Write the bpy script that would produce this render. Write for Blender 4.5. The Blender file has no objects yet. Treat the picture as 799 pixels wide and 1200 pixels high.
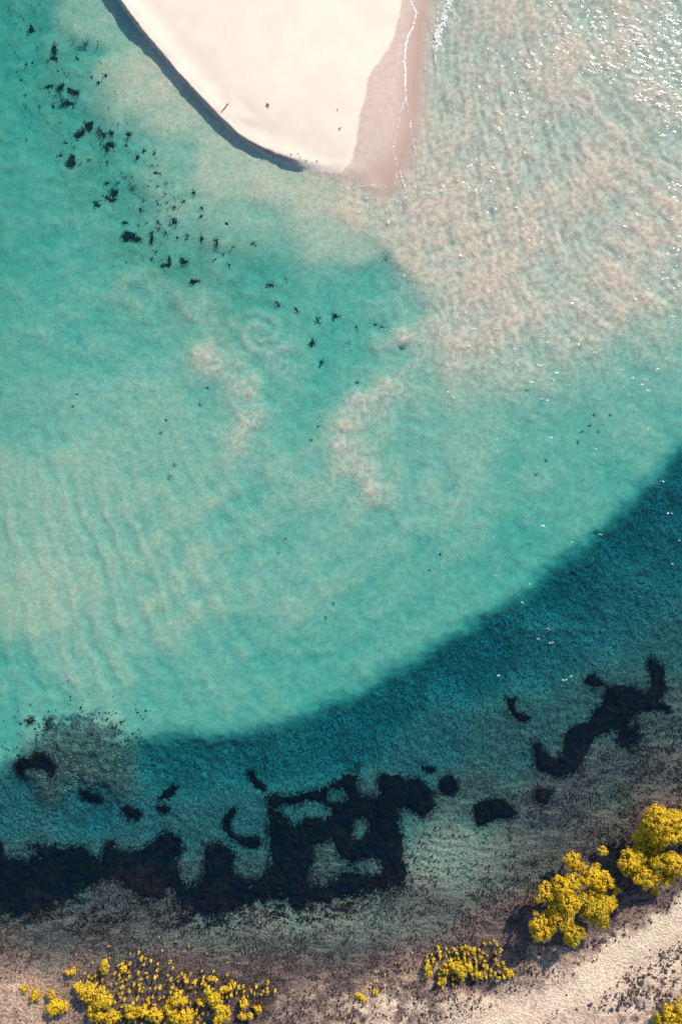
import bpy, math, random
import numpy as np
from mathutils import Vector

# ------------------------------------------------------------------ camera, sky, sun, exposure
SC = bpy.context.scene
COL = SC.collection
CAM_H = 100.0
SUN_EL, SUN_AZ = 31.0, 60.0            # degrees; azimuth counted from +X (picture right) towards +Y (picture top)

cam_d = bpy.data.cameras.new('Camera')
cam = bpy.data.objects.new('Camera', cam_d)
COL.objects.link(cam)
cam.location = (0, 0, CAM_H)           # drone looking straight down
cam.rotation_euler = (0, 0, 0)
cam_d.sensor_fit = 'VERTICAL'
cam_d.angle_y = 2 * math.atan(60.0 / CAM_H)
cam_d.clip_start = 1.0
cam_d.clip_end = 3000.0
SC.camera = cam

world = bpy.data.worlds.new('World')
SC.world = world
world.use_nodes = True
wn = world.node_tree
sky = wn.nodes.new('ShaderNodeTexSky')
sky.sky_type = 'NISHITA'
sky.sun_disc = False
sky.ozone_density = 1.6
sky.dust_density = 0.3
sky.sun_elevation = math.radians(SUN_EL)
sky.sun_rotation = math.radians(90.0 - SUN_AZ)
bg = wn.nodes['Background']
bg.inputs['Strength'].default_value = 0.15
wn.links.new(sky.outputs[0], bg.inputs['Color'])

sun_d = bpy.data.lights.new('Sun', 'SUN')
sun_d.energy = 4.8
sun_d.angle = math.radians(0.5)
sun_d.color = (1.0, 0.90, 0.75)
sun = bpy.data.objects.new('Sun', sun_d)
COL.objects.link(sun)
se, sa = math.radians(SUN_EL), math.radians(SUN_AZ)
SUN_DIR = Vector((math.cos(se) * math.cos(sa), math.cos(se) * math.sin(sa), math.sin(se)))
sun.rotation_euler = SUN_DIR.to_track_quat('Z', 'Y').to_euler()

SC.view_settings.view_transform = 'Standard'
SC.view_settings.look = 'None'
SC.view_settings.gamma = 1.0
SC.view_settings.use_curve_mapping = False
SC.view_settings.exposure = 0.76
SC.cycles.transparent_max_bounces = 16
SC.cycles.max_bounces = 5
SC.cycles.diffuse_bounces = 2
SC.cycles.glossy_bounces = 2
SC.cycles.use_light_tree = False

# ------------------------------------------------------------------ helpers
random.seed(7)
RNG = np.random.default_rng(11)
MPP = 0.1                              # metres per map unit (the map is drawn at 799 x 1200 units)


def X(px): return (px - 399.5) * MPP
def Y(py): return (600.0 - py) * MPP
def PX(x): return x / MPP + 399.5
def PY(y): return 600.0 - y / MPP


def sstep(a, b, v):
    t = np.clip((v - a) / (b - a), 0, 1)
    return t * t * (3 - 2 * t)


def _hash(ix, iy, seed):
    h = (ix.astype(np.int64) * 374761393 + iy.astype(np.int64) * 668265263 + seed * 1442695041) & 0xFFFFFFFF
    h = ((h ^ (h >> 13)) * 1274126177) & 0xFFFFFFFF
    h = ((h ^ (h >> 16)) * 2246822519) & 0xFFFFFFFF
    return (h ^ (h >> 15)) & 0xFFFFFFFF


def noise(x, y, seed=0):
    """gradient noise, about -1..1"""
    ix, iy = np.floor(x), np.floor(y)
    fx, fy = x - ix, y - iy
    ux = fx * fx * fx * (fx * (fx * 6 - 15) + 10)
    uy = fy * fy * fy * (fy * (fy * 6 - 15) + 10)
    out = 0
    for dx in (0, 1):
        for dy in (0, 1):
            a = _hash(ix + dx, iy + dy, seed) * (2 * math.pi / 4294967296.0)
            g = np.cos(a) * (fx - dx) + np.sin(a) * (fy - dy)
            out = out + g * (ux if dx else 1 - ux) * (uy if dy else 1 - uy)
    return out * 1.5


def fbm(x, y, octv=4, seed=0, gain=0.5, lac=2.03):
    s, a, t = 0, 1.0, 0.0
    for k in range(octv):
        s = s + a * noise(x, y, seed + 17 * k)
        t += a
        x, y, a = x * lac + 3.1, y * lac + 7.7, a * gain
    return s / t * 1.4


def billow(x, y, octv=3, seed=0):
    s, a, t = 0, 1.0, 0.0
    for k in range(octv):
        s = s + a * np.abs(noise(x, y, seed + 29 * k))
        t += a
        x, y, a = x * 2.1 + 5.3, y * 2.1 + 1.9, a * 0.5
    return s / t * 1.8


def seg_dist(px, py, pts):
    best = np.full(np.shape(px), 1e18)
    for (x0, y0), (x1, y1) in zip(pts[:-1], pts[1:]):
        dx, dy = x1 - x0, y1 - y0
        t = np.clip(((px - x0) * dx + (py - y0) * dy) / (dx * dx + dy * dy + 1e-9), 0, 1)
        best = np.minimum(best, (px - x0 - t * dx) ** 2 + (py - y0 - t * dy) ** 2)
    return np.sqrt(best)


def poly_sd(px, py, poly):
    """signed distance to a closed polygon, negative inside"""
    pts = list(poly) + [poly[0]]
    d = seg_dist(px, py, pts)
    ins = np.zeros(np.shape(px), bool)
    for (x0, y0), (x1, y1) in zip(pts[:-1], pts[1:]):
        if y0 == y1:
            continue
        c = ((y0 > py) != (y1 > py)) & (px < (x1 - x0) * (py - y0) / (y1 - y0) + x0)
        ins ^= c
    return np.where(ins, -d, d)


def spread(px, py, ctrl, sig):
    """smooth interpolation of scattered (x, y, value) points"""
    num, den = 0, 1e-12
    for cx, cy, v in ctrl:
        w = 1.0 / (1e-4 + ((px - cx) ** 2 + (py - cy) ** 2) / (sig * sig)) ** 2.2
        num = num + w * v
        den = den + w
    return num / den


def catmull(pts, n=8):
    P = [np.array(p, float) for p in pts]
    P = [2 * P[0] - P[1]] + P + [2 * P[-1] - P[-2]]
    out = []
    for i in range(1, len(P) - 2):
        for k in range(n):
            t = k / n
            out.append(0.5 * (2 * P[i] + (P[i + 1] - P[i - 1]) * t + (2 * P[i - 1] - 5 * P[i] + 4 * P[i + 1] - P[i + 2]) * t * t
                              + (3 * P[i] - P[i - 1] - 3 * P[i + 1] + P[i + 2]) * t ** 3))
    out.append(P[-2])
    return [tuple(p) for p in out]


def mesh_np(name, verts, faces, smooth=False):
    """verts (n,3); faces list of int arrays, each (m,3) or (m,4)"""
    me = bpy.data.meshes.new(name)
    verts = np.asarray(verts, np.float32)
    me.vertices.add(len(verts))
    me.vertices.foreach_set('co', verts.ravel())
    faces = [np.asarray(f, np.int32) for f in faces if len(f)]
    loops = np.concatenate([f.ravel() for f in faces])
    sizes = np.concatenate([np.full(len(f), f.shape[1], np.int32) for f in faces])
    starts = np.concatenate([[0], np.cumsum(sizes)[:-1]]).astype(np.int32)
    me.loops.add(len(loops))
    me.loops.foreach_set('vertex_index', loops)
    me.polygons.add(len(sizes))
    me.polygons.foreach_set('loop_start', starts)
    me.polygons.foreach_set('loop_total', sizes)
    me.polygons.foreach_set('use_smooth', np.full(len(sizes), smooth))
    me.update(calc_edges=True)
    return me


def attr(me, name, vals):
    a = me.attributes.new(name, 'FLOAT', 'POINT')
    a.data.foreach_set('value', np.asarray(vals, np.float32))


def obj(name, me, mat=None, parent=None, kind=None, label=None, cat=None, group=None):
    o = bpy.data.objects.new(name, me)
    COL.objects.link(o)
    if mat is not None and me is not None and not me.materials:
        me.materials.append(mat)
    if parent is not None:
        o.parent = parent
    tag(o, label, cat, group, kind)
    return o


def tag(o, label=None, cat=None, group=None, kind=None):
    for k, v in (('label', label), ('category', cat), ('group', group), ('kind', kind)):
        if v:
            o[k] = v


class NT:
    """small helper to write node materials"""
    def __init__(self, name):
        self.m = bpy.data.materials.new(name)
        self.m.use_nodes = True
        self.t = self.m.node_tree
        self.t.nodes.clear()
        self.out = self.n('ShaderNodeOutputMaterial')

    def n(self, kind, **kw):
        nd = self.t.nodes.new(kind)
        for k, v in kw.items():
            setattr(nd, k, v)
        return nd

    def put(self, sock, v):
        if isinstance(v, bpy.types.NodeSocket):
            self.t.links.new(v, sock)
        elif isinstance(v, (tuple, list)) and len(v) == 3 and sock.type == 'RGBA':
            sock.default_value = (*v, 1)
        else:
            sock.default_value = v

    def attr(self, name):
        return self.n('ShaderNodeAttribute', attribute_name=name).outputs['Fac']

    def pos(self):
        return self.n('ShaderNodeNewGeometry').outputs['Position']

    def noise(self, vec, scale, detail=4, rough=0.55, dist=0.0):
        nd = self.n('ShaderNodeTexNoise')
        self.put(nd.inputs['Vector'], vec)
        nd.inputs['Scale'].default_value = scale
        nd.inputs['Detail'].default_value = detail
        nd.inputs['Roughness'].default_value = rough
        nd.inputs['Distortion'].default_value = dist
        return nd.outputs['Fac']

    def voronoi(self, vec, scale):
        nd = self.n('ShaderNodeTexVoronoi')
        self.put(nd.inputs['Vector'], vec)
        nd.inputs['Scale'].default_value = scale
        return nd.outputs['Distance']

    def mapr(self, v, a, b, c=0.0, d=1.0, smooth=True):
        nd = self.n('ShaderNodeMapRange', interpolation_type='SMOOTHSTEP' if smooth else 'LINEAR')
        for i, x in enumerate((v, a, b, c, d)):
            self.put(nd.inputs[i], x)
        return nd.outputs[0]

    def math(self, op, a, b=0.0, clamp=False):
        nd = self.n('ShaderNodeMath', operation=op, use_clamp=clamp)
        self.put(nd.inputs[0], a)
        self.put(nd.inputs[1], b)
        return nd.outputs[0]

    def mix(self, f, a, b, blend='MIX'):
        nd = self.n('ShaderNodeMix', data_type='RGBA', blend_type=blend)
        self.put(nd.inputs[0], f)
        self.put(nd.inputs[6], a)
        self.put(nd.inputs[7], b)
        return nd.outputs[2]

    def bump(self, h, strength=0.5, dist=0.1, normal=None):
        nd = self.n('ShaderNodeBump')
        nd.inputs['Strength'].default_value = strength
        nd.inputs['Distance'].default_value = dist
        self.put(nd.inputs['Height'], h)
        if normal is not None:
            self.put(nd.inputs['Normal'], normal)
        return nd.outputs[0]

    def principled(self, color, rough=0.9, spec=0.2, normal=None, **kw):
        nd = self.n('ShaderNodeBsdfPrincipled')
        self.put(nd.inputs['Base Color'], color)
        self.put(nd.inputs['Roughness'], rough)
        nd.inputs['Specular IOR Level'].default_value = spec
        if normal is not None:
            self.put(nd.inputs['Normal'], normal)
        return nd.outputs[0]

    def surface(self, s):
        self.put(self.out.inputs['Surface'], s)
        return self.m


# ------------------------------------------------------------------ the lie of the land (map units, 799 x 1200)
DROP = catmull([(-400, 1010), (-120, 925), (-30, 905), (20, 868), (70, 850), (130, 858), (180, 860), (230, 860), (300, 852), (370, 830), (450, 790), (530, 742), (600, 697), (680, 637),
                (740, 582), (799, 522), (870, 450), (980, 330), (1300, 0)], 5)
DROP_POLY = DROP + [(1300, 2500), (-400, 2500)]

SCARP = [(40, -160), (96, -60), (138, 0), (150, 17), (165, 37), (180, 55), (191, 68), (205, 85), (215, 96), (230, 112), (245, 128), (260, 143),
         (275, 157), (290, 168), (303, 176), (318, 184), (340, 193), (365, 201), (390, 208)]
SPIT = SCARP + [(420, 222), (445, 236), (460, 242), (476, 232), (492, 200), (502, 150), (509, 90), (512, 40), (516, 0), (530, -80), (540, -160)]
DRY = SCARP[:-3] + [(340, 191), (365, 199), (390, 203), (399, 203), (410, 190), (418, 172), (419, 158), (421, 137), (427, 121), (431, 94), (441, 78), (455, 61), (467, 25), (470, 0),
                    (474, -80), (476, -160)]
SHOAL = [(440, 235), (470, 262), (492, 330), (520, 375), (548, 425), (590, 428), (640, 410), (720, 408), (799, 372), (1000, 300), (1000, -300), (500, -300), (500, 0), (480, 150)]

LAG = [(0, -100, 1.5), (0, 50, 1.7), (0, 250, 1.5), (60, 330, 1.35), (0, 450, 1.15), (0, 600, .75), (50, 700, .66), (100, 780, .85), (100, 600, .76), (200, 550, .9), (200, 700, .82),
       (250, 800, 1.25), (0, 800, 1.35), (330, 700, 1.1), (350, 800, 1.6), (330, 600, 1.15), (400, 550, 1.1), (450, 650, 1.15), (470, 730, 1.45), (550, 600, 1.1), (600, 650, 1.55),
       (560, 500, 1.0), (650, 520, 1.15), (700, 560, 1.4), (750, 480, 1.1), (799, 450, 1.0), (799, 500, 1.35), (370, 420, 1.6), (300, 330, 1.4), (400, 350, 1.4), (450, 330, 1.2),
       (330, 450, 1.45), (180, 330, 1.35), (130, 200, 1.35), (100, 60, 1.3), (200, 200, .8), (300, 250, .75), (380, 260, .45), (60, 150, 1.6), (190, 120, .3), (260, 190, .35), (150, 80, .35), (320, 215, .35),
       (120, 30, .6), (0, 860, 1.5), (60, 840, 1.3), (200, 830, 1.5), (300, 825, 1.5), (-120, 700, 1.0), (-120, 300, 1.4), (920, 400, 1.0), (90, 868, .8), (75, 885, .8), (40, 868, 1.0), (420, 290, .55), (450, 270, .22), (480, 300, .28), (430, 250, .14), (410, 232, .10), (380, 235, .25), (460, 400, 1.35)]
DARK = [(90, 888, .85), (55, 900, .9), (120, 900, 1.0), (75, 870, .85), (-120, 950, 1.8), (0, 940, 1.7), (100, 960, 1.9), (200, 900, 2.3), (300, 890, 2.4), (400, 870, 2.6), (450, 830, 2.7), (550, 770, 2.8), (650, 690, 2.8), (740, 620, 2.8), (799, 570, 2.6),
        (650, 760, 2.1), (750, 700, 2.1), (799, 650, 2.3), (799, 750, 1.5), (700, 830, 1.2), (799, 850, .7), (600, 870, 1.3), (500, 880, 1.7), (550, 950, .9), (450, 950, 1.2), (300, 970, 1.5),
        (200, 980, 1.6), (100, 1020, 1.3), (0, 1030, 1.2), (530, 1000, .45), (500, 1050, .3), (400, 1080, .28), (300, 1090, .3), (200, 1080, .35), (130, 1050, .45), (130, 1090, .25), (50, 1100, .25),
        (400, 1030, .9), (300, 1040, 1.0), (220, 1040, .9),
        (0, 1125, .02), (700, 920, .55), (650, 960, .45), (600, 1010, .35), (700, 980, .2), (799, 900, .3), (799, 960, .03), (0, 1180, -.4), (100, 1150, .03), (200, 1140, .03), (300, 1150, 0),
        (350, 1190, -.3), (430, 1190, -.42), (500, 1180, -.3), (600, 1150, -.3), (560, 1130, -.05), (620, 1080, 0), (700, 1060, -.1), (650, 1150, -.6), (750, 1100, -.6), (799, 1060, -.5),
        (760, 1020, -.1), (799, 1000, -.15), (799, 1180, -.9), (700, 1190, -.9), (550, 1190, -.6), (600, 1250, -1.2), (0, 1250, -.9), (300, 1260, -.9), (800, 1260, -1.4), (920, 1000, -.4),
        (920, 850, .4), (920, 600, 2.0), (-120, 1040, 1.2), (-120, 1180, -.3), (130, 1200, -.15), (230, 1200, -.15)]
SPITZ = [(96, -60, .55), (150, 0, .55), (300, 0, .85), (300, -100, .9), (465, 0, .45), (481, 0, .05), (481, -100, .05), (205, 85, .55), (245, 128, .52), (290, 168, .43), (318, 184, .32), (340, 192, .42), (365, 200, .3),
         (399, 202, .2), (410, 190, .24), (420, 150, .33), (440, 80, .42), (474, 100, .04), (459, 205, .02), (300, 120, .8), (380, 150, .6), (400, 100, .72), (430, 215, .09), (400, 213, .10), (415, 222, .05),
         (513, 0, -.04), (513, -100, -.04), (505, 100, -.05), (490, 190, -.06), (470, 235, -.1), (430, 232, -.03), (495, 30, -.02), (490, 100, -.03)]
PLUMES = [([(238, 418), (262, 430), (280, 455), (292, 482), (286, 502)], 22, .95), ([(286, 510), (312, 552), (350, 575), (390, 570)], 20, .38),
          ([(462, 452), (432, 468), (406, 492), (402, 520), (418, 545), (438, 570)], 25, .95), ([(440, 470), (462, 490), (440, 520)], 14, .55),
          ([(462, 400), (500, 388), (530, 392), (542, 410), (526, 432)], 19, 1.0), ([(500, 420), (480, 440), (470, 470)], 20, .65),
          ([(150, 338), (200, 350), (250, 372), (330, 420)], 28, .5), ([(560, 440), (600, 450), (640, 440)], 24, .6),
          ([(40, 470), (120, 450), (180, 455)], 12, .2), ([(520, 450), (560, 500), (540, 560)], 26, .22), ([(450, 250), (480, 285), (520, 340), (560, 400)], 22, .6), ([(400, 250), (350, 240), (300, 225)], 16, .3), ([(380, 590), (460, 600), (540, 585)], 24, .25), ([(90, 330), (60, 390), (110, 420)], 20, .2)]


def relief(px, py):
    """height in metres (water level 0) and the masks the ground material reads"""
    x, y = X(px), Y(py)
    inner = sstep(220, 60, np.maximum(np.abs(px - 399.5) - 400, np.abs(py - 600) - 600))     # fine relief fades far outside
    n8 = fbm(x / 8, y / 8, 4, 1)
    n3 = fbm(x / 3, y / 3, 3, 2)
    n1 = fbm(x / 1.1, y / 1.1, 3, 3)
    wx, wy = px + 6 * fbm(x / 4, y / 4, 4, 5), py + 6 * fbm(x / 4, y / 4, 4, 6)
    s = 7 - poly_sd(wx, wy, DROP_POLY)                      # positive beyond the drop-off
    bx, by = px + 18 * fbm(x / 9, y / 9, 3, 8), py + 18 * fbm(x / 9, y / 9, 3, 9)
    d1 = spread(bx, by, LAG, 60) * (1 - (.07 + .06 * sstep(460, 300, px)) * sstep(60, 200, px) * sstep(330, 450, py) - .08 * sstep(200, 60, px) * sstep(400, 520, py))
    d2 = spread(px + 8 * n8, py + 8 * n3, DARK, 60)
    dark = sstep(-6, 37, s)

    # lagoon floor: soft swells, streaky ripples in the lower left, plumes of stirred sand, an eddy
    d1 = d1 + .15 * n8 + .035 * n3 + .010 * n1
    u = (px * .965 - (py - 600) * (.17 + .0011 * np.clip(px, 0, 460))) * MPP + 1.0 * fbm(x / 7, y / 11, 3, 12) + .35 * n3
    m_r = (sstep(360, 120, px + 40 * n8) + .45 * sstep(520, 300, px)) * sstep(450, 600, py) * sstep(880, 790, py)
    d1 = d1 - m_r * (.10 * np.sin(u * 2.7 + 2 * n8) + .075 * np.sin(u * 4.9 + 2 * n3) + .05 * np.sin(u * 9.7 + 3 * n3)) * (.75 + .8 * n8)
    u2 = ((px - 300) * .55 + (py - 600) * .84) * MPP + 2.2 * fbm(x / 9, y / 9, 3, 14)
    m_a = sstep(60, 200, px) * sstep(620, 480, px) * sstep(520, 600, py) * sstep(850, 760, py)
    d1 = d1 - m_a * (.10 * np.sin(u2 * 1.15) * (1 + n8) + .05 * np.sin(u2 * 3.3 + 2 * n8))
    u3 = ((px) * .25 + (py) * .97) * MPP + 2.0 * fbm(x / 10, y / 10, 3, 15) + .8 * n3
    m_l = sstep(330, 180, px) * sstep(380, 300, py)
    d1 = d1 - m_l * (.06 * np.sin(u3 * 2.2) + .03 * np.sin(u3 * 4.6 + 3 * n8)) * (.6 + n3)
    pm = np.zeros_like(px)
    soft_pm = np.zeros_like(px)
    hx, hy = px + 14 * n3, py + 14 * fbm(x / 3, y / 3, 3, 20)
    qx, qy = px + 16 * fbm(x / 2.4, y / 2.4, 4, 21), py + 16 * fbm(x / 2.4, y / 2.4, 4, 22)
    for line, r, w in PLUMES:
        pm = np.maximum(pm, w * sstep(r * 1.35, r * .1, seg_dist(qx, qy, line)))
        soft_pm = np.maximum(soft_pm, w * sstep(r * 2.3, 0, seg_dist(hx, hy, line)))
    puff = billow(qx * MPP / 2.6, qy * MPP / 2.0, 4, 24)
    wisp = fbm(qx * MPP / 3.2 + 9, qy * MPP / 2.2, 4, 26, .6)
    wisp2 = fbm(px * MPP / 1.5 + .8 * n3, py * MPP / .8 + .8 * n3, 4, 27, .6)
    d1 = d1 * (1 + (.28 * wisp + .18 * wisp2) * sstep(.2, .6, d1)) - np.clip(d1, 0, 1.3) * (.50 * soft_pm + pm * (.04 + .40 * puff))
    ex, ey = px - 305, py - 388
    er, ea = np.hypot(ex, ey * 1.25) + 1e-3, np.arctan2(ey * 1.25, ex)
    d1 = d1 - .34 * sstep(64, 14, er) * np.sin(2 * ea + 8.5 * np.log(er + 4) + 1.2 * n1) * (.6 + .6 * puff)

    # the shoal right of the spit: braided, wind-stirred sand under knee-deep water
    sh_sd = poly_sd(px + 26 * fbm(x / 6, y / 6, 4, 31), py + 26 * fbm(x / 6, y / 6, 4, 32), SHOAL)
    sh = sstep(78, -44, sh_sd)
    th = np.radians(82 - 34 * sstep(470, 760, px))       # the current fans out from the spit
    c, q = np.cos(th), np.sin(th)
    a1, a2 = x * c - y * q, x * q + y * c                # along / across the current
    flow = fbm(a1 / 8.5 + .8 * n8, a2 / 1.8 + 1.1 * n8, 4, 33, .52)
    ridge = 1 - np.abs(fbm(a1 / 4.6 + n3 * .5, a2 / 1.0 + n8 * 1.2, 3, 36, .5)) * 1.7
    patch = fbm(x / 7, y / 7, 3, 39)
    spd = np.maximum(poly_sd(px, py, SPIT), 0)
    d_sh = .235 + .14 * flow - .09 * ridge + .16 * patch + .012 * n1 - .045 * np.sin(spd * .5 + 3 * n3 + 2 * n8) * sstep(110, 10, spd)
    fan = np.exp(-(((px - 535) / 85) ** 2 + ((py - 270) / 55) ** 2))
    d_sh = d_sh - fan * (.08 + .06 * np.sin((py + .32 * px) * MPP * 3.0 + 2.2 * n8 + 1.2 * n3))
    d_sh = np.maximum(d_sh, .05)
    d1 = d1 * (1 - sh) + d_sh * sh

    # the bed beyond the drop-off: lumpy weed, then rippled sand and mud
    lump = fbm(x / .9, y / .9, 4, 41, .6)
    deep = sstep(.1, 1.0, d2)
    d2 = d2 + deep * (.16 * lump + .10 * n3 + .16 * n8) + (1 - deep) * (.05 * n3 + .03 * lump + .03 * n8)
    u4 = (py - .12 * px) * MPP + .9 * n8 + .35 * n3
    rip = np.exp(-(((px - 520) / 75) ** 2 + ((py - 1005) / 42) ** 2)) + .6 * np.exp(-(((px - 360) / 150) ** 2 + ((py - 1080 - .0012 * (px - 380) ** 2 * .5) / 22) ** 2))
    d2 = d2 - np.clip(rip, 0, 1) * .05 * np.sin(u4 * 6.2 + 1.5 * n1)

    z = -(d1 * (1 - dark) + d2 * (1 + .08 * sstep(1.6, 2.6, d2)) * dark)

    # the sand spit, with its cut bank on the left
    jag = 3.0 * fbm(x / 1.6, y / 1.6, 3, 51) + 2.5 * fbm(x / 6, y / 6, 2, 52)
    sp = poly_sd(px + jag, py + jag, SPIT)
    w = 1.8 + 16 * sstep(330, 440, px) + 4 * sstep(280, 340, px)
    zi = spread(px, py, SPITZ, 60) + .008 * n3 + .006 * n1
    k = sstep(w * .9, -w * .9, sp + .25 * w)
    edge_low = sstep(9, 0, np.abs(sp)) * sstep(330, 250, px) * .07 * n1
    z = z * (1 - k) + zi * k + edge_low
    far = 1 - inner
    return dict(z=z, s=s, puff=puff, dark=dark, sh=sh, sp=sp, plume=pm, rip=np.clip(rip, 0, 1), n8=n8, n3=n3, n1=n1, spit=k)


PATH = [(830, 1050), (772, 1092), (720, 1120), (690, 1150), (640, 1168), (590, 1190), (540, 1215)]


def masks(px, py, R):
    x, y = X(px), Y(py)
    z, dark = R['z'], R['dark']
    jag = 2.0 * fbm(x / 1.5, y / 1.5, 3, 61)
    dry = sstep(1.5, -1.5, poly_sd(px + jag, py + jag, DRY)) * R['spit']
    soft = sstep(6, 40, R['s']) * sstep(-.15, .2, fbm(x / 1.3, y / 1.3, 4, 62, .6) + .35 + R['s'] * .004)
    reef = np.exp(-(((px - 92) / 60) ** 2 + ((py - 885) / 50) ** 2)) * 1.3
    reef = sstep(.35, .75, reef * (.55 + .9 * fbm(x / 1.2, y / 1.2, 4, 63, .6) + .35))
    mud = np.maximum(sstep(2, 30, R['s']) * (.6 + .4 * soft), reef * .9)
    up = sstep(.10, .45, z + .10 * R['n3'] + .08 * R['n1']) * dark
    path = sstep(30, 2, seg_dist(px, py, PATH) + 26 * R['n3'] + 13 * R['n1']) * dark
    left = sstep(180, 20, px) * sstep(1095, 1165, py) * dark
    left = np.maximum(left, up * sstep(1040, 1110, py) * (.55 + .45 * R['n3']))
    stony = sstep(0, 30, (px - 640) * .75 + (py - 1160) + 14 * R['n3'])
    low = sstep(1158, 1178, py + 10 * R['n3'] + 7 * R['n1']) * sstep(380, 460, px)
    pale = np.clip(np.maximum(path, np.maximum(stony * .9, low * .85) * sstep(-.8, .1, R['n3'] + R['n1'])) * up + .45 * up * sstep(-.1, .4, R['n1']), 0, 1) * sstep(1020, 1120, py)
    shoal_sand = R['rip']
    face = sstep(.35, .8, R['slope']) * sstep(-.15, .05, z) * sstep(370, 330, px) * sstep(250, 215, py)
    algae = np.clip(1.15 * np.exp(-(seg_dist(px, py, [(10, -40), (60, 80), (110, 190), (190, 300), (260, 330)]) / 62) ** 2) * (.75 + .9 * R['n3'] + .5 * R['n1']), 0, 1) * (1 - dark)
    algae = np.maximum(algae, .55 * sstep(160, -20, px + .15 * py) * (1 - dark))
    return dict(algae=algae, path=path * up, face=face, soak=sstep(.16, .0, z) * R['spit'] * sstep(380, 430, px), dry=dry, wet=R['spit'] * (1 - dry), mud=mud, pale=pale, tan=np.clip(left, 0, 1), rip=shoal_sand, plume=np.clip(R['plume'] * (.15 + 1.3 * R['puff']), 0, 1), shoal=R['sh'], purple=sstep(-2.1, -.7, z + .15 * R['n3']) * dark)


def bed_z(px, py):
    """ground height at map positions, read off the ground mesh"""
    x, y = X(np.atleast_1d(np.asarray(px, float))), Y(np.atleast_1d(np.asarray(py, float)))
    i = np.clip(np.searchsorted(gx, x) - 1, 0, nx - 2)
    j = np.clip(np.searchsorted(gy, y) - 1, 0, ny - 2)
    u, v = (x - gx[i]) / (gx[i + 1] - gx[i]), (y - gy[j]) / (gy[j + 1] - gy[j])
    return (Z[j, i] * (1 - u) + Z[j, i + 1] * u) * (1 - v) + (Z[j + 1, i] * (1 - u) + Z[j + 1, i + 1] * u) * v


def place(px, py, z):
    """map position of a thing whose middle hangs at height z (the map is drawn at water level)"""
    f = (CAM_H - z) / CAM_H
    return PX(X(px) * f), PY(Y(py) * f)


def axis(lo, hi, step, far):
    mid = np.arange(lo, hi + step * .5, step)
    out, d = [], step
    v = 0.0
    while v < far:
        d *= 1.22
        v += d
        out.append(v)
    out = np.array(out)
    return np.concatenate([lo - out[::-1], mid, hi + out])


# ------------------------------------------------------------------ ground material
g = NT('ground')
P = g.pos()
grain = g.noise(P, 9.0, 1, .6)
mott = g.noise(P, 1.7, 3, .62)
blot = g.noise(P, .35, 2, .55)
fine = g.noise(P, 3.6, 2, .65)
sand_u = g.mix(g.mapr(mott, .3, .7), (.39, .31, .22), (.515, .415, .30))  # sand tone mottle; its contrast also paints in light lensed by surface ripples
sand_u = g.mix(g.mapr(grain, .35, .65, 0, .35), sand_u, (.34, .27, .21))
stir = g.mix(g.mapr(mott, .35, .65), (.325, .255, .20), (.485, .395, .315))
col = g.mix(g.math('MAXIMUM', g.attr('plume'), g.math('MULTIPLY', g.attr('shoal'), .8)), sand_u, stir)
col = g.mix(g.math('MULTIPLY', g.attr('algae'), g.mapr(fine, .30, .62, .35, 1.0)), col, (.285, .245, .165))
weed = g.mix(g.mapr(fine, .36, .64), (.055, .057, .066), (.20, .185, .185))
weed = g.mix(g.mapr(blot, .35, .65, 0, .5), weed, (.09, .075, .07))
mudc = g.mix(g.mapr(fine, .35, .66), (.030, .022, .024), (.112, .080, .073))
mps = g.n('ShaderNodeMapping')
mps.inputs['Scale'].default_value = (.22, 1.0, 1.0)
g.put(mps.inputs['Vector'], P)
streak = g.noise(mps.outputs[0], 1.6, 3, .6, .6)
mudc = g.mix(g.mapr(streak, .48, .66, 0, .7), mudc, (.168, .125, .100))
weed = g.mix(g.attr('purple'), weed, mudc)
col = g.mix(g.attr('mud'), col, weed)
col = g.mix(g.math('MULTIPLY', g.attr('rip'), g.mapr(fine, .3, .6, .35, .95)), col, (.30, .255, .19))
tanc = g.mix(g.mapr(fine, .35, .65), (.18, .112, .082), (.40, .265, .185))
col = g.mix(g.attr('tan'), col, tanc)
palec = g.mix(g.mapr(fine, .36, .60), (.37, .262, .187), (.62, .472, .338))
palec = g.mix(g.mapr(g.noise(P, .9, 3, .65), .46, .66, 0, .75), palec, (.34, .24, .185))
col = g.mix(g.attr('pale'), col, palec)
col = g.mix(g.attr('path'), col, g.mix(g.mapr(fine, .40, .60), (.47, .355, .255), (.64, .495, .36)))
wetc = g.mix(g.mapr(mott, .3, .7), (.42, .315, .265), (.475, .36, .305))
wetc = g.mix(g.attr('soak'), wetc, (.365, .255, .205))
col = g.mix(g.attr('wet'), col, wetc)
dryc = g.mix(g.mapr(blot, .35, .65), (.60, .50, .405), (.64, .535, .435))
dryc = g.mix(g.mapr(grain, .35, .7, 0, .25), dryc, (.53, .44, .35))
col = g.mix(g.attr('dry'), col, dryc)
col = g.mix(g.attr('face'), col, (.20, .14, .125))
hgt = g.math('ADD', g.math('MULTIPLY', grain, .4), fine)
amt = g.math('ADD', g.math('MULTIPLY', g.attr('mud'), .8), g.math('SUBTRACT', .34, g.math('MULTIPLY', g.math('MAXIMUM', g.attr('dry'), g.attr('wet')), .29)))
nb = g.n('ShaderNodeBump')
nb.inputs['Distance'].default_value = .16
g.put(nb.inputs['Strength'], amt)
g.put(nb.inputs['Height'], hgt)
GROUND = g.surface(g.principled(col, .92, .15, nb.outputs[0]))

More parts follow.
